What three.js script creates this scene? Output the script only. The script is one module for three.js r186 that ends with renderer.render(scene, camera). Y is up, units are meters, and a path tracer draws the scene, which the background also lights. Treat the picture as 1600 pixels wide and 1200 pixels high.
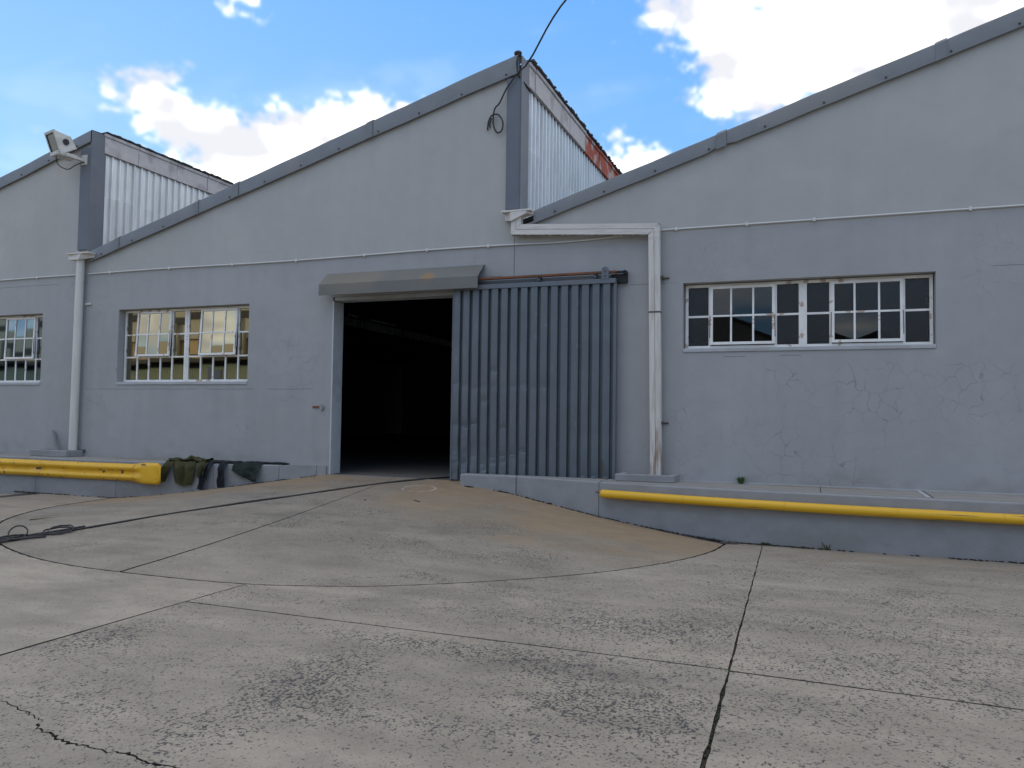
import * as THREE from 'three';
import { mergeGeometries, toCreasedNormals } from 'three/addons/utils/BufferGeometryUtils.js';
import { RoundedBoxGeometry } from 'three/addons/geometries/RoundedBoxGeometry.js';

// ---------------------------------------------------------------- noise (seeded tables)
let seed = 12345;
function rnd() { seed = (seed * 1664525 + 1013904223) >>> 0; return seed / 4294967296; }
const RV = (a, b) => a + (b - a) * rnd();
const PERM = new Uint8Array(512), VAL = new Float32Array(256);
{ const p = [...Array(256).keys()]; for (let i = 255; i > 0; i--) { const j = Math.floor(rnd() * (i + 1)); [p[i], p[j]] = [p[j], p[i]]; }
  for (let i = 0; i < 512; i++) PERM[i] = p[i & 255]; for (let i = 0; i < 256; i++) VAL[i] = rnd(); }
function vn(x, y) {
  const xi = Math.floor(x), yi = Math.floor(y); let fx = x - xi, fy = y - yi;
  fx = fx * fx * (3 - 2 * fx); fy = fy * fy * (3 - 2 * fy);
  const X0 = xi & 255, X1 = (xi + 1) & 255, Y0 = yi & 255, Y1 = (yi + 1) & 255;
  const a = VAL[PERM[PERM[X0] + Y0]], b = VAL[PERM[PERM[X1] + Y0]], c = VAL[PERM[PERM[X0] + Y1]], d = VAL[PERM[PERM[X1] + Y1]];
  return a + (b - a) * fx + (c - a + (a - b - c + d) * fx) * fy;
}
function fbm(x, y, o = 4) { let s = 0, a = .5, t = 0; for (let i = 0; i < o; i++) { s += a * vn(x, y); t += a; a *= .5; x = x * 2.03 + 17.1; y = y * 2.03 + 9.7; } return s / t; }
const clamp = (v, a = 0, b = 1) => v < a ? a : v > b ? b : v;
const ss = (a, b, v) => { const t = clamp((v - a) / (b - a)); return t * t * (3 - 2 * t); };
const mix = (a, b, t) => a + (b - a) * t;
const D2R = Math.PI / 180;

// ---------------------------------------------------------------- camera
const scene = new THREE.Scene();
const camera = new THREE.PerspectiveCamera(2 * Math.atan(600 / 1234.8) / D2R, 4 / 3, 0.05, 900);
camera.position.set(0, 1.564, 11.658);
camera.rotation.order = 'YXZ';
camera.rotation.set(2.459 * D2R, 20.974 * D2R, 0.804 * D2R);
const renderer = new THREE.WebGLRenderer({ antialias: true });
renderer.setSize(1024, 768);
renderer.toneMapping = THREE.LinearToneMapping;
renderer.toneMappingExposure = 1.22;
renderer.outputColorSpace = THREE.SRGBColorSpace;
renderer.shadowMap.enabled = true;
renderer.shadowMap.type = THREE.PCFSoftShadowMap;

// ---------------------------------------------------------------- sky: late afternoon, broken cloud, low sun behind the building
const SUN_AZ = -58 * D2R, SUN_EL = 13 * D2R;      // azimuth measured from -z towards +x
const sunDir = new THREE.Vector3(Math.sin(SUN_AZ) * Math.cos(SUN_EL), Math.sin(SUN_EL), -Math.cos(SUN_AZ) * Math.cos(SUN_EL));
{
  const W = 2048, H = 1024, data = new Float32Array(W * H * 4);
  // cumulus masses: azimuth, elevation (degrees), half sizes, weight
  const masses = [
    [-46.0, 20.7, 1.9, 1.7, .9], [-44.3, 18.9, 2.2, 1.6, .8], [-40.8, 17.4, 3.4, 2.3, 1.1], [-36.2, 18.4, 3.4, 2.2, 1.05], [-31.6, 19.6, 3.2, 2.0, 1.0], [-29, 20.8, 2, 1.3, .7],
    [-35, 14.5, 9, 3.0, 1.2], [-26, 15, 7, 3, .9], [-48.4, 18.6, 1.2, .5, .5], [-40.4, 27.0, 1.2, 1.1, .95],
    [-11.9, 17.9, 2.4, 1.3, 1.0], [-13.6, 19.6, 1.3, .7, .45], [-15, 15, 5, 2.4, .9],
    [-10.0, 27.4, 2.0, 1.4, .75], [-6.6, 25.8, 2.6, 2.2, .95], [-6.6, 21.9, 2.0, .9, .7], [-4, 23.4, 3.4, 2.2, 1.0], [1.5, 24.2, 5, 3.2, 1.2], [8, 24, 6, 4, 1.2], [13, 27, 7, 5, 1.2], [-1, 30.5, 8, 3.2, 1.1], [20, 22, 8, 6, 1.1],
  ];
  for (let j = 0; j < H; j++) {
    const el = ((j + .5) / H - .5) * 180;
    for (let i = 0; i < W; i++) {
      const ph = ((i + .5) / W - .5) * 2 * Math.PI;          // atan2(z, x)
      const ce = Math.cos(el * D2R), dx = Math.cos(ph) * ce, dz = Math.sin(ph) * ce, dy = Math.sin(el * D2R);
      const az = Math.atan2(dx, -dz) / D2R;
      const up = Math.max(0, dy);
      // clear air
      const k = Math.pow(1 - up, 2.6);
      let r = mix(.085, .39, k), g = mix(.305, .70, k), b = mix(.80, .92, k);
      const cs = dx * sunDir.x + dy * sunDir.y + dz * sunDir.z;
      const glow = Math.pow(Math.max(0, cs * .5 + .5), 14);
      r += .10 * glow; g += .11 * glow; b += .06 * glow;
      // clouds on a plane overhead (perspective towards the horizon)
      const q = 1 / (up + .16), cx = dx * q, cz = dz * q;
      let dens = 0;
      const wx = fbm(cx * 3.1 + 5, cz * 3.1, 4) - .5, wz = fbm(cx * 3.1 + 55, cz * 3.1 + 31, 4) - .5;
      const big = fbm(cx * 1.25 + 40 + wx * .5, cz * 1.25 + 11 + wz * .5, 5);
      let inView = ss(-72, -58, az) * (1 - ss(14, 30, az)) * ss(2, 10, el) * (1 - ss(30, 40, el));
      let m = 0;
      if (el > 5 && el < 45 && az > -65 && az < 45) {
        const a2 = az + (fbm(az * .55 + 3, el * .8, 5) - .5) * 3.6 + (fbm(az * 1.9 + 33, el * 2.4, 4) - .5) * 2.2, e2 = el + (fbm(az * .6 + 90, el * .9 + 7, 5) - .5) * 3.0 + (fbm(az * 2.1 + 5, el * 2.5 + 44, 4) - .5) * 1.7;
        for (const c of masses) { const u = (a2 - c[0]) / c[2], v = (e2 - c[1]) / c[3], d = u * u + v * v; if (d < 9) m += c[4] * Math.exp(-d); }
      }
      const det = fbm(az * 1.3, el * 2.0 + 60, 4);
      const dm = ss(.22, 1.02, m + (det - .5) * .75 + (fbm(az * 4.1 + 7, el * 5.5, 3) - .5) * .30);
      const unseenCloud = ss(.40, .64, big) * (1 - inView);  // out-of-view cloud, cover added to whiten the fill light
      dens = clamp(Math.max(dm, unseenCloud));
      const shade = mix(fbm(cx * 3.3 + 8, cz * 3.3 + 2, 4), fbm(az * .30 + 8, el * .5 + 2, 3), inView);
      const under = .58 + .70 * ss(.28, .66, shade);
      const warm = Math.pow(Math.max(0, cs * .5 + .5), 3);
      const lit = ss(.58, 1.1, under), cr = mix(.735, 1.27 + .2 * warm, lit), cg = mix(.74, 1.24 + .19 * warm, lit), cb = mix(.785, 1.21 + .17 * warm, lit);
      const wisp = ss(.5, .8, fbm(cx * 2.2 + 70, cz * 5 + 3, 4)) * .07;
      const t = clamp(dens + wisp * (1 - dens));
      r = mix(r, cr, t); g = mix(g, cg, t); b = mix(b, cb, t);
      if (el < 0) { const f = ss(0, -8, el); r = mix(r, .22, f); g = mix(g, .21, f); b = mix(b, .2, f); }
      const o = (j * W + i) * 4; data[o] = r; data[o + 1] = g; data[o + 2] = b; data[o + 3] = 1;
    }
  }
  const sky = new THREE.DataTexture(data, W, H, THREE.RGBAFormat, THREE.FloatType);
  sky.mapping = THREE.EquirectangularReflectionMapping; sky.magFilter = THREE.LinearFilter; sky.minFilter = THREE.LinearFilter; sky.colorSpace = THREE.LinearSRGBColorSpace; sky.needsUpdate = true;
  scene.background = sky; scene.environment = sky;
  scene.backgroundIntensity = 1; scene.environmentIntensity = 1;
}
const sun = new THREE.DirectionalLight(new THREE.Color(1, .86, .68), 3.0);
sun.position.copy(sunDir).multiplyScalar(120); sun.target.position.set(-5, 0, 0);
sun.castShadow = true; sun.shadow.mapSize.set(2048, 2048);
Object.assign(sun.shadow.camera, { left: -60, right: 60, top: 60, bottom: -60, near: 1, far: 260 });
scene.add(sun, sun.target);

// ---------------------------------------------------------------- naming and building helpers
const taken = {};
function numbered(n) { taken[n] = (taken[n] || 0) + 1; return taken[n] === 1 ? n : n + '_' + String(taken[n] - 1).padStart(3, '0'); }
function tag(o, label, category, group) { o.userData.label = label; o.userData.category = category; if (group) o.userData.group = group; return o; }
function thing(name, label, category, group) { const g = new THREE.Group(); g.name = numbered(name); scene.add(g); return tag(g, label, category, group); }
function mesh(name, geo, mat, parent = scene) {
  const m = new THREE.Mesh(Array.isArray(geo) ? mergeGeometries(geo.map(g => { const n = g.index ? g.toNonIndexed() : g; for (const k of Object.keys(n.attributes)) if (!['position', 'normal', 'uv'].includes(k)) n.deleteAttribute(k); return n; })) : geo, mat);
  m.name = parent === scene ? numbered(name) : name; m.castShadow = m.receiveShadow = true; parent.add(m); return m;
}
function structure(name, geo, mat, parent = scene) { const m = mesh(name, geo, mat, parent); if (parent === scene) m.userData.kind = 'structure'; return m; }
// uv in metres, projected along the face normal
function metreUV(g) {
  if (g.index) g = g.toNonIndexed();
  const p = g.attributes.position, uv = new Float32Array(p.count * 2), a = new THREE.Vector3(), b = new THREE.Vector3(), c = new THREE.Vector3();
  for (let i = 0; i < p.count; i += 3) {
    a.fromBufferAttribute(p, i); b.fromBufferAttribute(p, i + 1); c.fromBufferAttribute(p, i + 2);
    const n = b.clone().sub(a).cross(c.clone().sub(a)), x = Math.abs(n.x), y = Math.abs(n.y), z = Math.abs(n.z);
    [a, b, c].forEach((v, k) => { const o = (i + k) * 2;
      if (z >= x && z >= y) { uv[o] = v.x; uv[o + 1] = v.y; } else if (x >= y) { uv[o] = v.z; uv[o + 1] = v.y; } else { uv[o] = v.x; uv[o + 1] = v.z; } });
  }
  g.setAttribute('uv', new THREE.BufferAttribute(uv, 2)); return g;
}
function box(x0, x1, y0, y1, z0, z1) { const g = new THREE.BoxGeometry(x1 - x0, y1 - y0, z1 - z0); g.translate((x0 + x1) / 2, (y0 + y1) / 2, (z0 + z1) / 2); return metreUV(g); }
function rbox(x0, x1, y0, y1, z0, z1, r = .01) { const g = new RoundedBoxGeometry(x1 - x0, y1 - y0, z1 - z0, 2, r); g.translate((x0 + x1) / 2, (y0 + y1) / 2, (z0 + z1) / 2); return metreUV(g); }
// eight-cornered solid: p[0..3] lower or front quad, p[4..7] the opposite quad
function hexa(p) {
  const f = [[0, 1, 2, 3], [5, 4, 7, 6], [4, 0, 3, 7], [1, 5, 6, 2], [3, 2, 6, 7], [4, 5, 1, 0]], v = [];
  for (const q of f) for (const k of [0, 1, 2, 0, 2, 3]) v.push(...p[q[k]]);
  const g = new THREE.BufferGeometry(); g.setAttribute('position', new THREE.Float32BufferAttribute(v, 3)); g.computeVertexNormals(); return metreUV(g);
}
function grid(nu, nv, fn, crease) {                                  // surface from fn(u, v) -> [x, y, z]
  const v = [], uv = [], id = [];
  for (let j = 0; j <= nv; j++) for (let i = 0; i <= nu; i++) { const q = fn(i / nu, j / nv); v.push(q[0], q[1], q[2]); uv.push(q.length > 3 ? q[3] : i / nu, q.length > 3 ? q[4] : j / nv); }
  for (let j = 0; j < nv; j++) for (let i = 0; i < nu; i++) { const a = j * (nu + 1) + i; id.push(a, a + 1, a + nu + 2, a, a + nu + 2, a + nu + 1); }
  const g = new THREE.BufferGeometry(); g.setAttribute('position', new THREE.Float32BufferAttribute(v, 3)); g.setAttribute('uv', new THREE.Float32BufferAttribute(uv, 2)); g.setIndex(id); g.computeVertexNormals();
  return crease ? toCreasedNormals(g, crease) : g;
}
const V3 = (a) => new THREE.Vector3(...a);
function tube(pts, r, seg = 60, rad = 8, tension = .5) { return new THREE.TubeGeometry(new THREE.CatmullRomCurve3(pts.map(V3), false, 'catmullrom', tension), seg, r, rad, false); }
function rod(a, b, r, n = 12) { const A = V3(a), B = V3(b), g = new THREE.CylinderGeometry(r, r, A.distanceTo(B), n); g.applyQuaternion(new THREE.Quaternion().setFromUnitVectors(new THREE.Vector3(0, 1, 0), B.clone().sub(A).normalize())); g.translate(...A.add(B).multiplyScalar(.5).toArray()); return g; }
function extrudeXY(pts, z0, z1, holes = []) { const s = new THREE.Shape(pts.map(p => new THREE.Vector2(...p))); for (const h of holes) s.holes.push(new THREE.Path(h.map(p => new THREE.Vector2(...p)))); const g = new THREE.ExtrudeGeometry(s, { depth: z1 - z0, bevelEnabled: false, curveSegments: 4 }); g.translate(0, 0, z0); return metreUV(g); }
function slabXZ(pts, y0, y1) { const s = new THREE.Shape(pts.map(p => new THREE.Vector2(...p))); const g = new THREE.ExtrudeGeometry(s, { depth: y1 - y0, bevelEnabled: false }); g.rotateX(Math.PI / 2); g.translate(0, y1, 0); return metreUV(g); }
function extrudeX(prof, x0, x1) { const s = new THREE.Shape(prof.map(([y, z]) => new THREE.Vector2(-z, y))); const g = new THREE.ExtrudeGeometry(s, { depth: x1 - x0, bevelEnabled: false }); g.rotateY(Math.PI / 2); g.translate(x0, 0, 0); return metreUV(g); }

// ---------------------------------------------------------------- textures
const toS = (v) => { v = clamp(v); return 255 * (v <= .0031308 ? v * 12.92 : 1.055 * Math.pow(v, 1 / 2.4) - .055); };
const LUT = new Uint8Array(4097); for (let i = 0; i <= 4096; i++) LUT[i] = Math.round(toS(i / 4096));
const enc = (v) => LUT[v <= 0 ? 0 : v >= 1 ? 4096 : (v * 4096) | 0];
// colour map over a rectangle of the surface, uv in metres; fn(x, y, out) gives linear colour
function colourMap(x0, x1, y0, y1, w, h, fn) {
  const d = new Uint8Array(w * h * 4), c = [0, 0, 0];
  for (let j = 0; j < h; j++) { const y = y0 + (y1 - y0) * (j + .5) / h; for (let i = 0; i < w; i++) { fn(x0 + (x1 - x0) * (i + .5) / w, y, c); const o = (j * w + i) * 4; d[o] = enc(c[0]); d[o + 1] = enc(c[1]); d[o + 2] = enc(c[2]); d[o + 3] = 255; } }
  const t = new THREE.DataTexture(d, w, h, THREE.RGBAFormat); t.colorSpace = THREE.SRGBColorSpace; t.magFilter = THREE.LinearFilter; t.minFilter = THREE.LinearMipmapLinearFilter; t.generateMipmaps = true;
  t.wrapS = t.wrapT = THREE.RepeatWrapping; t.repeat.set(1 / (x1 - x0), 1 / (y1 - y0)); t.offset.set(-x0 / (x1 - x0), -y0 / (y1 - y0)); t.needsUpdate = true; return t;
}
// the same in two passes: slow(x, y, out) on a coarse lattice (n channels), then fine(x, y, channels, colour) for every texel
function layeredMap(x0, x1, y0, y1, w, h, n, slow, fine, step = .022) {
  const cw = Math.ceil((x1 - x0) / step) + 2, ch = Math.ceil((y1 - y0) / step) + 2, F = new Float32Array(cw * ch * n), q = new Float32Array(n);
  for (let j = 0; j < ch; j++) for (let i = 0; i < cw; i++) { slow(x0 + i * step, y0 + j * step, q); F.set(q, (j * cw + i) * n); }
  return colourMap(x0, x1, y0, y1, w, h, (x, y, c) => {
    const u = (x - x0) / step, v = (y - y0) / step, i = u | 0, j = v | 0, fx = u - i, fy = v - j, o = (j * cw + i) * n, p = o + cw * n;
    for (let k = 0; k < n; k++) { const a = F[o + k], b = F[p + k]; const s = a + (F[o + n + k] - a) * fx, t = b + (F[p + n + k] - b) * fx; q[k] = s + (t - s) * fy; }
    fine(x, y, q, c);
  });
}
function greyMap(size, w, fn) {
  const d = new Uint8Array(w * w * 4);
  for (let j = 0; j < w; j++) for (let i = 0; i < w; i++) { const v = Math.round(255 * clamp(fn(i / w, j / w))), o = (j * w + i) * 4; d[o] = d[o + 1] = d[o + 2] = v; d[o + 3] = 255; }
  const t = new THREE.DataTexture(d, w, w, THREE.RGBAFormat); t.magFilter = THREE.LinearFilter; t.wrapS = t.wrapT = THREE.RepeatWrapping; t.repeat.set(1 / size, 1 / size); t.needsUpdate = true; return t;
}
// tileable noise for relief
function tn(u, v, n, s) { const x = u * n, y = v * n, xi = Math.floor(x), yi = Math.floor(y); let fx = x - xi, fy = y - yi; fx = fx * fx * (3 - 2 * fx); fy = fy * fy * (3 - 2 * fy); const h = (a, b) => VAL[PERM[PERM[((a % n) + s) & 255] + ((b % n) & 255)]]; const a = h(xi, yi), b = h(xi + 1, yi), c = h(xi, yi + 1), d = h(xi + 1, yi + 1); return a + (b - a) * fx + (c - a + (a - b - c + d) * fx) * fy; }
const bumpFine = greyMap(1.3, 512, (u, v) => .5 * tn(u, v, 128, 3) + .3 * tn(u, v, 48, 7) + .2 * tn(u, v, 11, 19));
const bumpTrowel = greyMap(2.2, 512, (u, v) => .45 * tn(u, v, 9, 31) + .35 * tn(u, v, 24, 7) + .2 * tn(u, v, 90, 5));
const bumpPebble = greyMap(.25, 256, (u, v) => .7 * tn(u, v, 24, 3) + .3 * tn(u, v, 56, 17));
const std = (o) => new THREE.MeshStandardMaterial(o), lin = (r, g, b) => new THREE.Color().setRGB(r, g, b);

// ---------------------------------------------------------------- materials
const PAINT_LOW = [.348, .349, .348], PAINT_HIGH = [.402, .397, .380];
function crackNet(x, y, s) {                                         // distance-like measure to the nearest cell border
  const x_ = x, y_ = y; x = x_ * s + (fbm(x_ * 6, y_ * 6, 3) - .5) * .75; y = y_ * s * .85 + (fbm(x_ * 6 + 40, y_ * 6, 3) - .5) * .75;
  const xi = Math.floor(x), yi = Math.floor(y); let d1 = 9, d2 = 9;
  for (let j = -1; j <= 1; j++) for (let i = -1; i <= 1; i++) { const h = PERM[PERM[(xi + i) & 255] + ((yi + j) & 255)], px = xi + i + VAL[h], py = yi + j + VAL[(h * 7 + 31) & 255], d = Math.hypot(px - x, py - y); if (d < d1) { d2 = d1; d1 = d; } else if (d < d2) d2 = d; }
  return (d2 - d1) / s;
}
const wallLines = [   // fine joints in the render: x0, x1, y
  [-2.86, -1.81, 3.59], [1.5, 4.9, 3.61], [-5.0, -4.65, 3.83], [-13.6, -8.2, 2.02], [-16.5, -13.6, 4.16], [-1.22, -.92, 2.485], [-.46, -.18, 2.49], [.40, .78, 2.495],
];
function wallSlow(x, y, q) {
  q[0] = 1 + (fbm(x * .8, y * .8 + 20, 4) - .5) * .10 + (fbm(x * 6, y * 6, 3) - .5) * .07 + (fbm(x * 7 + 3, y * .5, 3) - .5) * .07 + ss(.60, .74, fbm(x * 1.1 + 120, y * 1.6 + 9, 4)) * .04;   // mottling, run marks, touched-up paint
  let zone = 0;                                                      // where the lower render is crazed
  if (x > -1.95 && y < 2.55) zone = ss(2.5, 2.2, y) * (.3 + .7 * ss(.36, .52, fbm(x * .9 + 7, y * .9 + 1, 3)));
  else if (x > -14 && x < -7.9 && y < 4.2) zone = .75 * ss(.52, .62, fbm(x * .8 + 17, y * .8 + 5, 3));
  else if (y < 4.2) zone = .35 * ss(.55, .65, fbm(x * .8 + 17, y * .8 + 5, 3));
  q[1] = zone * (.30 + .70 * ss(.42, .62, fbm(x * 2.2 + 31, y * 2.2, 3)));
  q[2] = y > 1.4 ? 0 : ss(1.0, .68, y + (fbm(x * 3, y * 6, 3) - .5) * .5) * ss(.5, .68, fbm(x * 1.3 + 70, y * 2, 4)) * .38;   // splashed soil along the foot, patchy outline
}
function wallFine(x, y, q, c) {
  const P = y > 4.325 + .004 * Math.sin(x * 9) ? PAINT_HIGH : PAINT_LOW;
  let m = q[0] + (vn(x * 140, y * 140) - .5) * .05;
  if (q[1] > .02) m *= 1 - q[1] * ss(.010, .003, crackNet(x, y, 4.6)) * .27;
  for (const l of wallLines) { const d = Math.abs(y - l[2]); if (d < .02 && x > l[0] && x < l[1]) { const e = Math.abs(y - l[2] - (fbm(x * 3, 1, 2) - .5) * .01); m *= 1 - .5 * ss(.007, .002, e) * ss(.3, .45, vn(x * 3, l[2] * 5)); } }
  if (vn(x * 31 + 9, y * 31) > .975) m *= .85;
  c[0] = mix(P[0] * m, .24, q[2]); c[1] = mix(P[1] * m, .215, q[2]); c[2] = mix(P[2] * m, .18, q[2]);
}
function wallMat(x0, x1, w, h) { return std({ map: layeredMap(x0, x1, 0, 7.7, w, h, 3, wallSlow, wallFine, .03), roughness: .82, bumpMap: bumpTrowel, bumpScale: .0022 }); }
// concrete of the yard; colours by place, patches read off the photograph
const patches = [ // x, z, half length, half width, angle, strength of worn, open-textured concrete
  [-2.82, 8.0, .62, .20, 1.5, .9], [-2.72, 7.35, .34, .2, 1.2, .7], [-4.65, 7.7, .3, .16, 1.2, .6], [-4.6, 7.15, .35, .16, 1.2, .5], [-2.3, 6.76, .55, .12, 0, .75], [-1.75, 6.78, .5, .13, 0, .85], [-3.2, 6.66, .7, .12, 0, .5],
  [-3.85, 8.4, .5, .2, 0, .45], [-1.73, 5.7, .6, .3, 0, .45], [-.92, 5.95, .4, .35, .3, .5], [-.95, 7.15, .45, .3, .3, .55], [-1.35, 7.25, .5, .3, 0, .45], [0, 5.5, .5, .5, .5, .45], [.55, 5.2, .6, .45, 0, .45], [-.2, 7.2, .4, .4, 0, .45],
  [.8, 6.3, .7, .5, 0, .5], [.4, 3.7, .9, .7, 0, .3], [1.0, 2.6, .9, .5, 0, .35], [-2.9, 5.6, .5, .3, .4, .3], [-1, 7.7, .5, .3, 0, .4], [0, 7.65, .6, .3, 0, .4], [-2.2, 7.9, .5, .25, .4, .35], [-1.9, 5.2, .8, .25, .3, .35], [-3.3, 7.6, .6, .2, 0, .35], [1.1, 4.4, .7, .5, .2, .4],
];
function concreteSlow(x, z, q, wear, pale) {
  const a = fbm(x * .55 + 3, z * .55 + 8, 4), b = fbm(x * 2.6, z * 3.4 + 50, 4), streak = fbm(x * .7 + z * .3 + 20, z * 4.5, 4);
  q[0] = (1 + (a - .5) * .30 + (b - .5) * .36 + (streak - .5) * .34 + (fbm(x * 8 + 2, z * 13, 3) - .5) * .16) * pale;
  q[1] = ss(.55, .75, fbm(x * 1.1 + 77, z * 1.6 + 5, 4)) * .5; q[2] = clamp(wear, 0, 1.15);
}
function concreteFine(x, z, q, c) {
  const m = q[0] * (1 + (vn(x * 210, z * 210) - .5) * .16 + (vn(x * 95 + 7, z * 95) - .5) * .10), k = q[1];
  let r = mix(.268, .192, k) * m, g = mix(.236, .172, k) * m, bl = mix(.188, .142, k) * m;
  // open pores where the skin has worn off: dark grit in short flecks
  const n = .50 * vn(x * 88, z * 74) + .34 * vn(x * 185 + 3, z * 160 + 4) + .16 * vn(x * 36 + 8, z * 27 + 1), thr = .76 - .225 * q[2], pit = ss(thr, thr + .09, n) * .9, paintedGlint = 1 + ss(.36, .20, n) * .20 * (.4 + q[2]); r *= paintedGlint; g *= paintedGlint; bl *= paintedGlint;  // pale specks paint pit highlights into the colour for relief
  c[0] = mix(r, .040, pit); c[1] = mix(g, .039, pit); c[2] = mix(bl, .040, pit);
}
function wearAt(x, z) {
  let w = .27 + .40 * ss(.40, .72, fbm(x * 1.25 + 200, z * 2.0 + 31, 4));
  for (const p of patches) { const dx = x - p[0], dz = z - p[1], ca = Math.cos(p[4]), sa = Math.sin(p[4]), u = (dx * ca + dz * sa) / p[2], v = (-dx * sa + dz * ca) / p[3], d = (u * u + v * v) * .75; if (d < 7) w += p[5] * (x > -.55 ? .4 : .82) * Math.exp(-d * .8) * (.55 + .9 * fbm(x * 5 + 9, z * 5, 3)); }
  return w;
}
function slabSlow(x, z, q) {
  let w = wearAt(x, z), pale = 1.02;
  if (x < -4.9) { w = .06 + .35 * (w - .06); pale = 1.10; }
  concreteSlow(x, z, q, w, pale);
  // soil washed along the dock and against the apron
  const nearDock = x > -1.2 ? ss(2.6, 1.2, z + (fbm(x * 2, z * 2, 4) - .5) * 2.2) : x < -9 ? ss(4.6, 1.2, z + (fbm(x * 2, z * 2, 4) - .5) * 2) : 0;
  q[3] = nearDock * ss(.25, .6, fbm(x * 3 + 5, z * 3 + 8, 4)) * .6;
}
function slabFine(x, z, q, c) { concreteFine(x, z, q, c); const g = 1 + (vn(x * 180, z * 180) - .5) * .12, s = q[3]; c[0] = mix(c[0], .27 * g, s); c[1] = mix(c[1], .215 * g, s); c[2] = mix(c[2], .15 * g, s); }
function apronSlow(x, z, q) {
  concreteSlow(x, z, q, .22 + .55 * ss(.48, .74, fbm(x * 1.4 + 11, z * 2.1 + 3, 4)), .90);
  // dry sand drifted along both flanks and across the top of the ramp
  const fl = (x < -6.8 ? (z - (.63 - (x + 11.95) * .16)) / 1.75 : (z - (.15 + (x + 5.2) * .26)) / 2.5) + (fbm(x * 1.2, z * 1.7, 5) - .5) * 1.1;
  let s = ss(1.0, .15, fl) * (.62 + .6 * fbm(x * 3.5 + 4, z * 5, 4));
  if (x > -7.4 && x < -5.6) s *= .35 + .65 * Math.max(ss(-6.2, -5.5, x), ss(-7.0, -7.4, x));
  q[3] = clamp(s * 1.15) * .9; q[4] = .85 + .3 * fbm(x * 5, z * 9, 4);
}
function apronFine(x, z, q, c) {
  concreteFine(x, z, q, c); const s = q[3], m = q[4] + (vn(x * 180, z * 180) - .5) * .12;
  c[0] = mix(c[0], .285 * m, s); c[1] = mix(c[1], .205 * m, s); c[2] = mix(c[2], .122 * m, s);
  // worn chalk ring on the ramp
  const e = Math.hypot((x + 5.69) / .26, (z - .75) / .22) - 1; if (Math.abs(e) < .09) { const k = ss(.09, .04, Math.abs(e)) * ss(.25, .5, vn(x * 14, z * 14)) * .55; c[0] = mix(c[0], .55, k); c[1] = mix(c[1], .53, k); c[2] = mix(c[2], .50, k); }
}
function groundMat(slow, fine, n, x0, x1, z0, z1, w, h) { return std({ map: layeredMap(x0, x1, z0, z1, w, h, n, slow, fine), roughness: .93, bumpMap: bumpFine, bumpScale: .005 }); }
const dirtMat = std({ color: lin(.06, .052, .042), roughness: 1, bumpMap: bumpFine, bumpScale: .012 });
function patchy(base, other, amount, scale, size = 3, w = 512, ex) { // generic weathered coat, uv in metres
  const t = colourMap(0, size, 0, size, w, w, (x, y, c) => { const f = ss(.5, .75, fbm(x * scale, y * scale + 30, 5)) * amount, m = 1 + (fbm(x * scale * 3, y * scale * 3 + 8, 4) - .5) * .22 + (vn(x * 150, y * 150) - .5) * .06; for (let k = 0; k < 3; k++) c[k] = mix(base[k] * m, other[k], f); if (ex) ex(x, y, c); });
  t.wrapS = t.wrapT = THREE.MirroredRepeatWrapping; return t;
}
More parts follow.
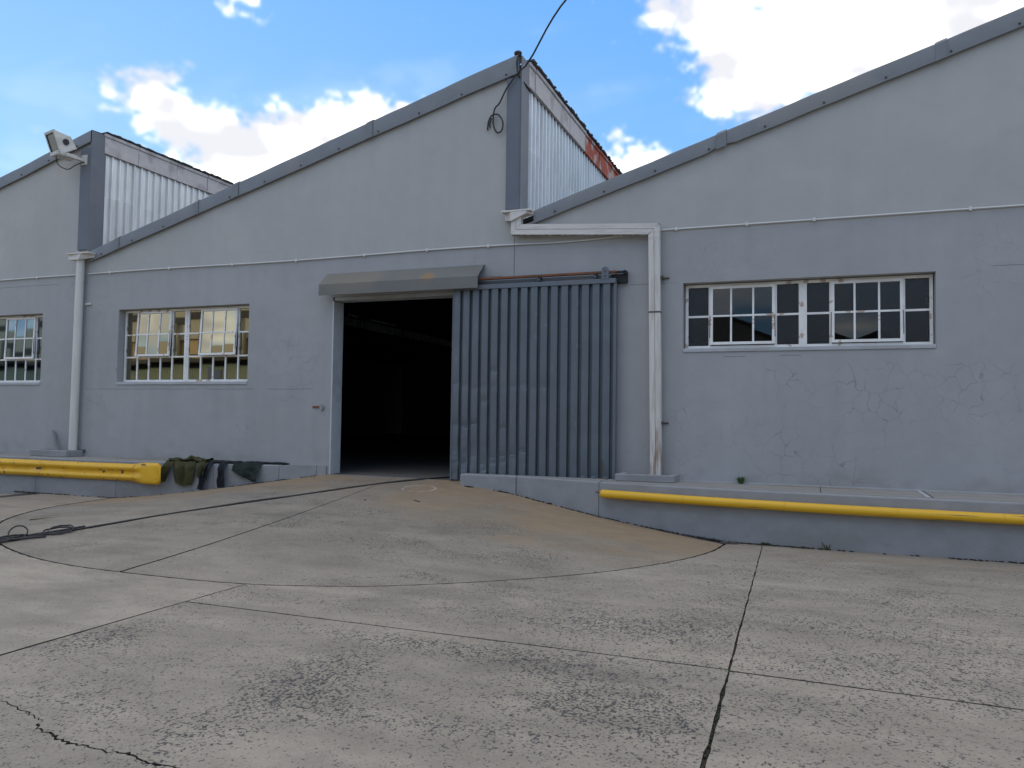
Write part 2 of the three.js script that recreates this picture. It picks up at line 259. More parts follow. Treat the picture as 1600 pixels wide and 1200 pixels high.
const M = {
  dock: std({ map: patchy([.285, .288, .29], [.21, .2, .185], .45, 2.2), roughness: .85, bumpMap: bumpTrowel, bumpScale: .006 }),
  dockTop: std({ map: patchy([.275, .262, .235], [.235, .185, .125], .75, 1.9), roughness: .95, bumpMap: bumpFine, bumpScale: .006 }),
  capping: std({ map: patchy([.175, .187, .2], [.235, .225, .21], .45, 1.6), roughness: .6, metalness: 0, bumpMap: bumpTrowel, bumpScale: .003 }),
  post: std({ map: patchy([.125, .142, .17], [.17, .17, .175], .3, 1.6), roughness: .6 }),
    zinc: std({ map: colourMap(0, 3, 0, 3, 512, 512, (x, y, c) => { const m = 1 + (fbm(x * 2.5, y * .9, 4) - .5) * .35 + (fbm(x * 14, y * 3 + 9, 3) - .5) * .22; c[0] = .60 * m; c[1] = .615 * m; c[2] = .615 * m; }), roughness: .42, metalness: .35 }),
  fascia: std({ map: patchy([.5, .47, .465], [.27, .25, .25], .6, 3.4), roughness: .85 }),
  fasciaRed: std({ map: patchy([.36, .075, .04], [.42, .39, .38], .95, 4.5), roughness: .9 }),
  asbestos: std({ map: patchy([.12, .125, .125], [.05, .05, .05], .7, 4), roughness: .95 }),
  door: std({ map: patchy([.120, .142, .160], [.16, .172, .18], .45, 1.4, 3, 512, (x, y, c) => { if (vn(x * 24, y * 6) > .93) { c[0] *= 1.25; c[1] *= 1.22; c[2] *= 1.2; } }), roughness: .5, metalness: .15 }),
  doorFrame: std({ map: patchy([.12, .14, .165], [.18, .17, .16], .3, 2), roughness: .55 }),
  rustRail: std({ map: patchy([.19, .075, .035], [.08, .045, .03], .6, 5), roughness: .8 }),
  hood: std({ map: patchy([.155, .155, .142], [.22, .192, .145], .6, 1.1, 3, 512, (x, y, c) => { const d = Math.hypot((x - 2.06) * 1.3, (y - .26) * 1.1) + (fbm(x * 8, y * 8, 4) - .5) * .3, k = ss(.22, .02, d) * .7; c[0] = mix(c[0], .32, k); c[1] = mix(c[1], .18, k); c[2] = mix(c[2], .07, k); }), roughness: .6, metalness: .1 }),
  pipe: std({ map: patchy([.6, .57, .53], [.42, .36, .3], .5, 2.4), roughness: .55 }),
  pipeStained: std({ map: colourMap(-5, 1, 0, 5, 768, 640, (x, y, c) => { const m = 1 + (y > 4.2 ? fbm(x * 2, y * 9, 4) - .5 : fbm(x * 9, y * 1.6, 4) - .5) * .25; c[0] = .62 * m; c[1] = .585 * m; c[2] = .54 * m; const d = y > 4.2 ? ss(.5, .75, fbm(x * 3 + 9, y * 30, 4)) * .25 : ss(.5, .72, fbm(x * 22 + 9, y * 2.1, 4)) * .3; c[0] = mix(c[0], .3, d); c[1] = mix(c[1], .26, d); c[2] = mix(c[2], .21, d); const f = ss(1.5, .7, y + (fbm(x * 25, y * 3, 4) - .5) * 1.6) * ss(.3, .6, fbm(x * 40, y * 2.4 + 6, 3)) * .8; c[0] = mix(c[0], .25, f); c[1] = mix(c[1], .15, f); c[2] = mix(c[2], .085, f); }), roughness: .5 }),
  seam: std({ color: lin(.10, .085, .07), roughness: .9 }),
  pvc: std({ color: lin(.60, .60, .58), roughness: .4 }),
  pvcPipe: std({ map: patchy([.60, .59, .54], [.46, .43, .37], .5, 2.2), roughness: .45 }),
  yellow: std({ map: patchy([.76, .43, .018], [.62, .33, .015], .6, 2.4, 3, 512, (x, y, c) => { const n = fbm(x * 11 + 3, y * 15 + 3, 4); if (n > .75) { const k = ss(.75, .77, n); c[0] = mix(c[0], .11, k); c[1] = mix(c[1], .06, k); c[2] = mix(c[2], .035, k); } }), roughness: .42 }),
  black: std({ color: lin(.012, .012, .014), roughness: .6 }),
  cable: std({ color: lin(.018, .018, .02), roughness: .55 }),
  steel: std({ color: lin(.34, .35, .36), roughness: .4, metalness: .7 }),
  frame: std({ map: patchy([.82, .80, .76], [.68, .64, .57], .4, 3, 3, 512, (x, y, c) => { const n = fbm(x * 9 + 60, y * 9, 4); if (n > .69) { const k = ss(.69, .74, n) * .7; c[0] = mix(c[0], .36, k); c[1] = mix(c[1], .2, k); c[2] = mix(c[2], .1, k); } }), roughness: .55 }),
  sill: std({ map: patchy([.42, .43, .44], [.33, .32, .3], .5, 3), roughness: .8, bumpMap: bumpTrowel, bumpScale: .004 }),
  film: new THREE.MeshPhysicalMaterial({ color: lin(.345, .325, .24), metalness: 1, roughness: .02 }),
  filmBlue: new THREE.MeshPhysicalMaterial({ color: lin(.16, .22, .26), metalness: 1, roughness: .03 }),
  clear: new THREE.MeshPhysicalMaterial({ color: lin(.35, .4, .42), transmission: 1, thickness: 0, roughness: .01, ior: 1.5 }),
  obscure: new THREE.MeshPhysicalMaterial({ color: lin(.42, .47, .49), transmission: 1, thickness: 0, roughness: .2, ior: 1.5, bumpMap: bumpPebble, bumpScale: .003 }),
  interior: std({ color: lin(.34, .33, .31), roughness: .95 }),
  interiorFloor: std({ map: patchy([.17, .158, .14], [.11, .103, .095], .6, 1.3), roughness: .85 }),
  lampBody: std({ map: patchy([.55, .54, .5], [.36, .34, .3], .4, 5), roughness: .5 }),
  lampGlass: new THREE.MeshPhysicalMaterial({ color: lin(.16, .19, .19), roughness: .12, metalness: .3, clearcoat: 1 }),
  olive: std({ map: patchy([.055, .052, .018], [.03, .03, .014], .5, 9), roughness: 1, bumpMap: bumpFine, bumpScale: .004 }),
  navy: std({ map: patchy([.014, .017, .022], [.024, .028, .034], .5, 9), roughness: 1, bumpMap: bumpFine, bumpScale: .004 }),
  green: std({ map: patchy([.016, .024, .02], [.03, .038, .03], .5, 9), roughness: 1, bumpMap: bumpFine, bumpScale: .004 }),
  leaf: new THREE.MeshPhysicalMaterial({ color: lin(.055, .15, .03), roughness: .75, transmission: .25, thickness: 0, side: THREE.DoubleSide }),
  dryGrass: std({ color: lin(.06, .065, .025), roughness: 1, side: THREE.DoubleSide }),
  twig: std({ color: lin(.10, .07, .035), roughness: .95 }),
  wire: std({ color: lin(.02, .03, .045), roughness: .6 }),
};

// ---------------------------------------------------------------- the yard
const PL = .68, SILL = .546;                                         // dock level, ramp head
const arcPts = [[-12.0, .66], [-11.62, 2.3], [-10.95, 3.45], [-10.33, 4.08], [-9.16, 4.92], [-8.06, 5.41], [-7.25, 5.62], [-6.43, 5.69], [-5.0, 5.645], [-4.25, 5.43], [-3.72, 5.18], [-2.75, 4.42], [-2.0, 3.6], [-1.43, 2.62], [-1.17, 1.85], [-1.09, 1.23]];
const arcCurve = new THREE.CatmullRomCurve3(arcPts.map(p => new THREE.Vector3(p[0], 0, p[1])), false, 'centripetal');
const ARC = arcCurve.getSpacedPoints(220).map(p => [p.x, p.z]);
const arcIndexAtX = (x) => { for (let i = 0; i < ARC.length; i++) if (ARC[i][0] >= x) return i; return ARC.length - 1; };
const outward = (p, d) => { const vx = p[0] + 6.2, vz = p[1] - .5, l = Math.hypot(vx, vz); return [p[0] + vx / l * d, p[1] + vz / l * d]; };
const ragged = (a, b, n, j) => Array.from({ length: n }, (_, i) => { const t = i / n; return [mix(a[0], b[0], t) + RV(-j, j), mix(a[1], b[1], t) + RV(-j, j)]; });
const ground = structure('ground', (() => { const g = new THREE.PlaneGeometry(600, 600); g.rotateX(-Math.PI / 2); g.translate(0, -.05, 0); return metreUV(g); })(), groundMat((x, z, q) => concreteSlow(x, z, q, .25, 1), concreteFine, 3, 0, 9, 0, 9, 1024, 1024));
const yard = new THREE.Group(); yard.name = 'concrete_yard'; yard.userData.kind = 'structure'; scene.add(yard);
// grime lying in the joints, below the slab faces
mesh('joint_soil', [box(-14.2, 9, -.045, -.022, .3, 12.6)], dirtMat, yard);
const i0 = arcIndexAtX(-9.25), i1 = arcIndexAtX(-4.9);
const arcOut = (a, b) => { const r = []; for (let i = a; i <= b; i++) r.push(outward(ARC[i], .034 + .006 * Math.sin(i * 1.7))); return r; };
const J3 = (z) => -.62 + (z - 1.2) * .0215;
function slab(name, pts, x0, x1, z0, z1, w, h) { return mesh(name, slabXZ(pts, -.02, 0), [groundMat(slabSlow, slabFine, 4, x0, x1, z0, z1, w, h), dirtMat], yard); }
// west strip, beside the curved rim
slab('concrete_slab', [...arcOut(i0 + 1, i1 - 1), [-4.908, 5.66], ...ragged([-4.907, 5.66], [-4.866, 11.9], 60, .003), [-4.87, 11.9], [-9.24, 11.9]], -9.3, -4.8, 4.6, 11.9, 1536, 2048);
slab('concrete_slab', [[-13.7, .2], [-12.02, .2], ...arcOut(0, i0 - 1), [-9.256, 11.9], [-13.7, 11.9]], -13.8, -9.2, 0, 11.9, 640, 1536);
slab('concrete_slab', [...arcOut(i1 + 1, 220), [-1.07, 1.0], [-.64, .9], ...ragged([-.629, .95], [J3(6.44) - .008, 6.44], 60, .004), [J3(6.44) - .008, 6.44], ...ragged([J3(6.44) - .008, 6.442], [-4.885, 6.405], 40, .003), [-4.885, 6.405], [-4.892, 5.66]], -4.95, -.45, .8, 6.5, 1792, 2048);
slab('concrete_slab', [[-.619, .9], [6, .9], [6, 6.6], ...ragged([6, 6.66], [J3(6.46) + .008, 6.463], 50, .003), ...ragged([J3(6.46) + .008, 6.462], [-.619, .95], 60, .004)], -.7, 3.2, .8, 6.7, 1536, 2048);
slab('concrete_slab', [[J3(6.48) + .009, 6.482], ...ragged([J3(6.48) + .009, 6.482], [6, 6.68], 50, .003), [6, 11.9], [-.36, 11.9], ...ragged([-.36, 11.9], [J3(6.5) + .010, 6.5], 60, .006)], -.6, 2.6, 6.4, 11.0, 1024, 1408);
// the near slab is broken in two by a wandering crack
{
  const kk = [[-4.86, 8.50], [-4.4, 8.54], [-4.11, 8.585], [-3.9, 8.63], [-3.764, 8.671], [-3.66, 8.70], [-3.60, 8.775], [-3.541, 8.793], [-3.45, 8.80], [-3.382, 8.834], [-3.28, 8.85], [-3.169, 8.84], [-3.05, 8.855], [-2.956, 8.819], [-2.85, 8.86], [-2.76, 8.861], [-2.636, 8.858], [-2.4, 8.93], [-2.1, 9.1], [-1.6, 9.25], [-1.0, 9.2], [J3(9.3) - .014, 9.32]];
  const fine = []; for (let i = 0; i < kk.length - 1; i++) for (let k = 0; k < 5; k++) fine.push([mix(kk[i][0], kk[i + 1][0], k / 5) + RV(-.008, .008), mix(kk[i][1], kk[i + 1][1], k / 5) + RV(-.012, .012)]); fine.push(kk[kk.length - 1]);
  const wid = fine.map((p, i) => .0025 + .008 * Math.pow(fbm(i * .23, 3, 3), 1.5) + (rnd() < .10 ? .007 : 0));
  const up = fine.map((p, i) => [p[0], p[1] - wid[i]]), dn = fine.map((p, i) => [p[0], p[1] + wid[i]]);
  up[0][0] = dn[0][0] = -4.855;
  const cm = groundMat(slabSlow, slabFine, 4, -4.95, -.3, 6.4, 11.4, 2048, 2048);
  mesh('concrete_slab', slabXZ([[-4.885, 6.425], ...ragged([-4.885, 6.423], [J3(6.46) - .012, 6.458], 40, .003), ...ragged([J3(6.46) - .008, 6.46], [up[up.length - 1][0], up[up.length - 1][1] - .05], 30, .007), ...up.slice().reverse()], -.02, 0), [cm, dirtMat], yard);
  mesh('concrete_slab', slabXZ([...dn, [-.385, 11.9], [-4.86, 11.9]], -.02, 0), [cm, dirtMat], yard);
}
// apron ramp: a fan from the doorway down to the curved rim, in two pours
const rampH = (t) => SILL * Math.pow(1 - t, 1.25);
const headA = [-7.95, -.02], headB = [-5.15, .10];
function rampPoint(s, t) {                                           // s along the rim 0..1, t from door 0 to rim 1
  const f = s * 220, i = Math.min(219, Math.floor(f)), a = ARC[i], b = ARC[i + 1], k = f - i;
  const rx = mix(a[0], b[0], k), rz = mix(a[1], b[1], k);
  const sm = ss(.05, .95, s), hx = mix(headA[0], headB[0], mix(s, sm, .5)), hz = mix(headA[1], headB[1], s);
  return [mix(hx, rx, t), mix(hz, rz, t)];
}
function rampHeightAt(x, z) {                                        // search along the fan
  let best = 9, h = 0; for (let i = 0; i <= 110; i++) for (let j = 0; j <= 60; j++) { const p = rampPoint(i / 110, j / 60), d = (p[0] - x) ** 2 + (p[1] - z) ** 2; if (d < best) { best = d; h = rampH(j / 60); } } return best < .05 ? h : 0;
}
{
  const am = groundMat(apronSlow, apronFine, 5, -12.1, -1, -.1, 5.8, 2048, 1280);
  const sJ = arcIndexAtX(-6.43) / 220;
  const fan = (sa, sb) => grid(90, 60, (u, v) => { const s = mix(sa, sb, u), q = rampPoint(s, v); return [q[0], rampH(v) + .004 - .006 * ss(.97, 1, v), q[1], q[0], q[1]]; });
  const edge = (pts) => { const v = []; for (let i = 0; i < pts.length - 1; i++) { const [a, b] = [pts[i], pts[i + 1]]; v.push(...a, ...b, b[0], b[1] - .03, b[2], ...a, b[0], b[1] - .03, b[2], a[0], a[1] - .03, a[2]); } const g = new THREE.BufferGeometry(); g.setAttribute('position', new THREE.Float32BufferAttribute(v, 3)); g.computeVertexNormals(); return metreUV(g); };
  for (const [sa, sb] of [[0, sJ - .0011], [sJ + .0011, 1]]) {
    const r = mesh('ramp_slab', fan(sa, sb), am, yard), P = (s, v) => { const q = rampPoint(s, v); return [q[0], rampH(v) + .0035 - .006 * ss(.97, 1, v), q[1]]; };
    mesh('slab_edge', [edge([...Array(91)].map((_, i) => P(mix(sa, sb, i / 90), 1))), edge([...Array(61)].map((_, i) => P(sa === 0 ? sb : sa, i / 60)))], dirtMat, r);
  }
  mesh('joint_soil', grid(1, 60, (u, v) => { const q = rampPoint(sJ + (u - .5) * .006, v); return [q[0], rampH(v) - .02, q[1], q[0], q[1]]; }), dirtMat, yard);
}

// ---------------------------------------------------------------- the warehouse
const ware = thing('warehouse', 'long grey painted warehouse with sawtooth roof bays and white framed windows', 'building');
const ZW = -.30;                                                     // wall thickness
const RIDGE = [-13.6, -4.366, 4.9], PITCH = 9.234, DEEP = -30;
// wall heads under the cappings (line through two points on each bay)
const headLine = [(x) => 6.27 + (x + 16.25) * .277, (x) => 4.615 + (x + 13.33) * .2767, (x) => 4.66 + (x + 4.02) * .3095];
const capTop = [(x) => headLine[0](x) + .245, (x) => 4.795 + (x + 13.5) * .2868, (x) => 4.85 + (x + 4.1) * .3155];
const winL = [-12.757, -9.615, 2.125, 3.58], winF = [-18.0, -14.83, 2.125, 3.58], winR = [-1.801, 1.495, 2.577, 3.576];
const hole = (w) => [[w[0], w[2]], [w[1], w[2]], [w[1], w[3]], [w[0], w[3]]];
const bayMat = [wallMat(-17.5, -13.4, 1024, 2048), wallMat(-13.7, -4.3, 2048, 1792), wallMat(-4.6, 3.4, 2048, 2048)];
mesh('front_wall', extrudeXY([[-22.84, 0], [-13.65, 0], [-13.65, 4.5], [-13.62, 4.5], [-13.62, headLine[0](-13.62) + .06], [-22.84, headLine[0](-22.84) + .06]], ZW, 0, [hole(winF)]), bayMat[0], ware);
mesh('front_wall', extrudeXY([[-13.646, 0], [-7.83, 0], [-7.83, 3.62], [-5.38, 3.62], [-5.38, 0], [-4.464, 0], [-4.464, 4.55], [-4.37, 4.55], [-4.37, headLine[1](-4.37) + .06], [-13.61, headLine[1](-13.61) + .06], [-13.61, 4.504], [-13.646, 4.504]], ZW, 0, [hole(winL)]), bayMat[1], ware);
mesh('front_wall', extrudeXY([[-4.456, 0], [4.9, 0], [4.9, headLine[2](4.9) + .06], [-4.366, headLine[2](-4.366) + .06], [-4.366, 4.546], [-4.456, 4.546]], ZW, 0, [hole(winR)]), bayMat[2], ware);
mesh('joint_filler', box(-4.47, -4.45, .05, 4.5, ZW + .02, -.012), M.seam, ware);
// closed hall behind
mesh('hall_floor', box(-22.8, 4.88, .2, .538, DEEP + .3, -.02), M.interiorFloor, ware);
mesh('rear_wall', box(-22.84, 4.9, 0, 8, DEEP, DEEP + .25), M.interior, ware);
mesh('side_wall', box(-23.1, -22.85, 0, 5.0, DEEP, -.01), M.interior, ware);
mesh('side_wall', box(4.905, 5.15, 0, 7.8, DEEP, -.01), M.interior, ware);
for (let k = 0; k < 3; k++) {
  const xa = RIDGE[k] - PITCH + .18, xb = RIDGE[k] - .02, y = (x) => headLine[k](x) + .10;
  const plate = (xa, xb, za, zb) => hexa([[xa, y(xa), za], [xb, y(xb), za], [xb, y(xb) + .06, za], [xa, y(xa) + .06, za], [xa, y(xa), zb], [xb, y(xb), zb], [xb, y(xb) + .06, zb], [xa, y(xa) + .06, zb]]);
  mesh('roof_sheet', plate(xa, xb, -.03, DEEP), M.asbestos, ware);
  // valley edge: closed but for a row of gaps under broken sheet ends
  const g = []; let z = -.03; while (z > DEEP + .2) { const open = k === 1 && ((z < -9.0 && z > -9.7) || (z < -10.4 && z > -12.0)); const w = open ? .1 : .19; g.push(plate(xa - .065, xa - .002, z, z - w)); z -= .19; } g.push(plate(xa - .26, xa - .066, -.03, DEEP + .2));
  mesh('valley_edge', g, M.asbestos, ware);
}
// barge cappings along each gable, in lengths with lapped collars
const capCuts = [[-22.9, -19.8, -16.7, -13.60], [-13.55, -12.807, -10.865, -9.946, -7.137, -4.40], [-4.12, -1.252, 1.579, 4.9]];
capCuts.forEach((cuts, k) => {
  const lo = headLine[k], hi = capTop[k];
  for (let i = 0; i < cuts.length - 1; i++) {
    const a = cuts[i], b = cuts[i + 1], zf = .065 + .004 * (i % 2), q = .035;
    const prof = (x) => [[lo(x), zf], [hi(x) - q, zf], [hi(x) - q * .3, zf - q * .3], [hi(x), zf - q], [hi(x) + .012, -.22], [hi(x) - .02, -.22], [hi(x) - .05, .02], [lo(x) + .03, .02], [lo(x), .035]];
    const n = 9, pts = [];
    const g = grid(n, 14, (u, v) => { const x = mix(a, b, v), p = prof(x)[Math.round(u * n) % n]; const w = k === 2 && Math.abs(x + 1.17) < .12 && p[1] > .03 && p[0] < lo(x) + .01 ? .045 : 0; return [x, p[0] + w + (fbm(x * 1.3, k * 9, 3) - .5) * .02, p[1] + (fbm(x * 2 + 9, k, 2) - .5) * .012, x, p[0] - p[1]]; }, .6);
    mesh('barge_capping', g, M.capping, ware);
    if (i > 0) { const c = (x) => [[lo(x) - .006, zf + .012], [hi(x) - q + .01, zf + .012], [hi(x) + .016, zf - q + .006], [hi(x) + .026, -.2]]; mesh('capping_collar', grid(3, 2, (u, v) => { const x = a - .07 + .14 * v, p = c(x)[Math.round(u * 3)]; return [x, p[0] + (fbm(x * 1.3, k * 9, 3) - .5) * .02, p[1] + (v > 0 && v < 1 ? .008 : 0), x, p[0]]; }, .6), M.capping, ware); }
  }
  const s = []; for (let x = cuts[0] + .35; x < cuts[cuts.length - 1]; x += .78) { const g = new THREE.SphereGeometry(.016, 8, 6); g.translate(x, lo(x) + .05, .072); s.push(g); }
  mesh('fixing_screws', s, M.seam, ware);
});
// corner posts and clerestories at each sawtooth
function clerestory(x, ytop, zPost, yLow, boards, redFrom, wFront) {
  mesh('corner_post', rbox(x - wFront, x - .004, yLow + .02, ytop - .40, ZW - .02, .045, .012), M.post, ware);
  mesh('post_flashing', box(x - .003, x + .012, yLow, ytop - .06, zPost, .05), M.post, ware);
  // profiled sheets: narrow upstanding ribs between flat pans
  const pitch = .19, wS = pitch * 4, n = 10;
  const sheet = (z0, count, tw) => grid(count * 7, 1, (u, v) => { const i = Math.round(u * count * 7), r = Math.floor(i / 7), q = [0, .035, .05, .085, .1, .14, .165][i % 7], o = [0, 0, .032, .032, 0, .006, .006][i % 7]; const z = z0 - (r * pitch + q), y = mix(yLow - .42, ytop - .42, v); return [x - .05 + o + (v ? 0 : tw), y, z, z, y]; }, .4);
  for (let k = 0; k < n; k++) mesh('clerestory_sheet', sheet(zPost + .02 - k * wS, 4, RV(-.004, .004)), M.zinc, ware);
  const rest = Math.floor((29.2 + zPost - n * wS) / pitch); mesh('clerestory_sheet', sheet(zPost + .02 - n * wS, rest, 0), M.zinc, ware);
  // weathered fascia boards below the roof edge, each a length of its own
  const zs = [zPost + .01, ...boards]; let zz = boards[boards.length - 1]; while (zz > -12) { zz -= 1.06; zs.push(zz); } zs.push(DEEP);
  for (let k = 0; k < zs.length - 1; k++) { const j = RV(-.008, .008); mesh('fascia_board', [rbox(x - .03, x + .02 + j, ytop - .43, ytop - .06, zs[k + 1] + .006, zs[k] - .006, .004), rbox(x - .02, x + .045 + j, ytop - .09, ytop - .02, zs[k + 1] + .006, zs[k] - .006, .015)], k >= redFrom && k < redFrom + 4 ? M.fasciaRed : M.fascia, ware); }
  // broken edge of the old roofing
  const g = []; for (let z = zPost; z > -11; z -= .085) { const h = .012 + .02 * rnd() * rnd(), o = RV(.0, .045); const b = new THREE.BoxGeometry(.22, h, .084); b.rotateZ(RV(-.03, .12)); b.translate(x - .05 + o, ytop - .005 + h * .5, z - .04); g.push(b); }
  g.push(box(x - .12, x + .05, ytop - .015, ytop + .022, DEEP, -11)); mesh('roof_edge', g, M.asbestos, ware);
}
clerestory(RIDGE[0], 7.30, -.265, 4.80, [-1.13, -2.23, -3.19], 99, .29);
clerestory(RIDGE[1], 7.42, -.30, 4.86, [-.57, -1.54, -2.57, -3.645, -4.77], 4, .245);
clerestory(RIDGE[2], 7.6, -.30, 4.9, [-1.5, -2.5], 99, .25);

// ---------------------------------------------------------------- windows
function casementWindow(w, rows, glass, tilt, label) {
  const [x0, x1, y0, y1] = w, zf = -.15, g = new THREE.Group(); g.name = 'window'; ware.add(g);
  const sillG = rbox(x0 + .004, x1 - .004, y0 - .02, y0 + .035, -.2, .018, .008); mesh('sill', sillG, M.sill, g);
  const A = x0 + .015, B = x1 - .015, Y0 = y0 + .04, Y1 = y1 - .012, mid = (A + B) / 2, bar = .03, fb = [];
  const pane = (xa, xb, ya, yb, z, mat, parent) => { const p = mesh('pane', metreUV(new THREE.BoxGeometry(xb - xa, yb - ya, .004)), mat, parent); p.position.set((xa + xb) / 2, (ya + yb) / 2, z); return p; };
  const outer = .042;
  for (const [ua, ub, ui] of [[A, mid - .012, 0], [mid + .012, B, 1]]) {
    const cw = (ub - ua - 2 * outer) / 5, cs = [0, 1, 2, 3, 4, 5].map(i => ua + outer + i * cw), rh = (Y1 - Y0 - 2 * outer) / rows, rs = Array.from({ length: rows + 1 }, (_, i) => Y0 + outer + i * rh);
    const sashLow = rows === 3 ? 1 : 0;
    fb.push(box(ua, ua + outer, Y0, Y1, zf - .04, zf), box(ub - outer, ub, Y0, Y1, zf - .04, zf), box(ua + outer, ub - outer, Y0, Y0 + outer, zf - .04, zf), box(ua + outer, ub - outer, Y1 - outer, Y1, zf - .04, zf));
    fb.push(box(cs[1] - bar / 2, cs[1] + bar / 2, rs[0], rs[rows], zf - .035, zf - .002), box(cs[4] - bar / 2, cs[4] + bar / 2, rs[0], rs[rows], zf - .035, zf - .002));
    for (let r = 1; r < rows; r++) { fb.push(box(cs[0], cs[1] - bar / 2, rs[r] - bar / 2, rs[r] + bar / 2, zf - .035, zf - .004), box(cs[4] + bar / 2, cs[5], rs[r] - bar / 2, rs[r] + bar / 2, zf - .035, zf - .004)); }
    if (sashLow) { fb.push(box(cs[1] + bar / 2, cs[4] - bar / 2, rs[1] - bar / 2, rs[1] + bar / 2, zf - .035, zf - .004)); for (const i of [2, 3]) fb.push(box(cs[i] - bar / 2, cs[i] + bar / 2, rs[0], rs[1] - bar / 2, zf - .035, zf - .004)); }
    const wob = (p, s = .004) => { p.rotation.set(RV(-s, s), RV(-s, s), 0); };
    for (const c of [0, 4]) for (let r = 0; r < rows; r++) wob(pane(cs[c] + .008, cs[c + 1] - .008, rs[r] + .008, rs[r + 1] - .008, zf - .02, glass(ui, c, r), g));
    if (sashLow) for (let c = 1; c < 4; c++) wob(pane(cs[c] + .008, cs[c + 1] - .008, rs[0] + .008, rs[1] - .008, zf - .02, glass(ui, c, 0), g));
    // top-hung sash, a mesh of bars with its own panes, slightly ajar
    const t = tilt[ui], hy = Y1 - outer + .004, hz = zf + .006, sb = .038, sx0 = cs[1] + .012, sx1 = cs[4] - .012, sy0 = rs[sashLow] + .012, sy1 = hy;
    const turn = (gm) => { gm.translate(0, -hy, -hz); gm.rotateX(-t); gm.translate(0, hy, hz); return gm; };
    const sg = [box(sx0, sx0 + sb, sy0, sy1, hz - .012, hz + .022), box(sx1 - sb, sx1, sy0, sy1, hz - .012, hz + .022), box(sx0 + sb, sx1 - sb, sy0, sy0 + sb, hz - .012, hz + .022), box(sx0 + sb, sx1 - sb, sy1 - sb, sy1, hz - .012, hz + .022)];
    const ym = rows === 3 ? rs[2] : rs[1]; for (const i of [2, 3]) sg.push(box(cs[i] - .013, cs[i] + .013, sy0 + sb, sy1 - sb, hz - .006, hz + .018)); sg.push(box(sx0 + sb, sx1 - sb, ym - .013, ym + .013, hz - .008, hz + .016));
    mesh('sash_frame', sg.map(turn), M.frame, g);
    const px = [sx0 + sb, cs[2], cs[3], sx1 - sb], py = [sy0 + sb, ym, sy1 - sb];
    for (let c = 0; c < 3; c++) for (let r = 0; r < 2; r++) { const p = pane(px[c] + .004, px[c + 1] - .004, py[r] + .004, py[r + 1] - .004, 0, glass(ui, c + 1, r + sashLow, true), g); const q = new THREE.Vector3(p.position.x, p.position.y - hy, .004).applyAxisAngle(new THREE.Vector3(1, 0, 0), -t); p.position.set(q.x, q.y + hy, q.z + hz); p.rotation.set(-t + RV(-.012, .012), RV(-.008, .008), 0); }
    mesh('stay_bar', turn(rod([sx0 - .006, sy0 + .1, hz + .026], [sx0 - .002, sy0 + .42, hz + .026], .006, 6)), M.seam, g); mesh('stay_bar', turn(rod([sx1 + .004, sy0 + .1, hz + .026], [sx1, sy0 + .42, hz + .026], .006, 6)), M.seam, g);
  }
  fb.push(box(mid - .012, mid + .012, Y0, Y1, zf - .04, zf + .012)); mesh('window_frame', fb, M.frame, g);
  if (label) g.userData.label = label; return g;
}
casementWindow(winL, 3, () => M.film, [.055, .062], 'wide steel casement window with gold tinted mirror panes');
casementWindow(winF, 3, () => M.filmBlue, [.02, .03], 'steel casement window with dark blue panes');
casementWindow(winR, 2, (u, c, r, sash) => !sash ? M.obscure : u === 0 ? M.clear : (r === 0 && c < 3 ? M.clear : M.obscure), [.018, .012], 'low wide window with clear and obscured dark panes');

// ---------------------------------------------------------------- doorway, hood, sliding door
mesh('threshold_strip', box(-7.6, -6.1, .548, .556, .0, .03), M.steel, ware);
mesh('lit_jamb_lining', rbox(-7.829, -7.80, .55, 3.555, -.298, .004, .004), std({ map: patchy([.50, .51, .515], [.36, .36, .35], .4, 2.5), roughness: .7 }), ware);  // added lining: paler paint, with side light on the reveal put into its colour
mesh('lintel', [rbox(-7.798, -5.385, 3.56, 3.618, -.28, -.006, .006)], M.sill, ware);
{
  const hood = thing('door_hood', 'bent grey sheet metal hood with a rust stain over the warehouse doorway', 'hood');
  const xa = -7.93, xb = -4.965, out = [[4.03, .004], [4.025, .03], [3.80, .285], [3.612, .29]], inn = [[3.612, .282], [3.796, .277], [4.018, .024], [4.03, .004]];
  const g = extrudeX([...out, ...inn.slice(0, 3), [4.014, .004]], xa, xb); { const uv = g.attributes.uv, p = g.attributes.position; for (let i = 0; i < uv.count; i++) uv.setXY(i, p.getX(i) - xa, (4.03 - p.getY(i)) + p.getZ(i) * .3); }
  mesh('hood_sheet', g, M.hood, hood);
  mesh('hood_end', [hexa([[xa + .002, 3.79, .01], [xa + .01, 3.79, .01], [xa + .01, 3.79, .27], [xa + .002, 3.79, .27], [xa + .002, 4.01, .01], [xa + .01, 4.01, .01], [xa + .01, 3.80, .27], [xa + .002, 3.80, .27]])], M.hood, hood);
  mesh('hood_bracket', [box(-7.6, -7.57, 3.8, 4.0, .002, .03), box(-5.4, -5.37, 3.8, 4.0, .002, .03)], M.seam, hood);
}
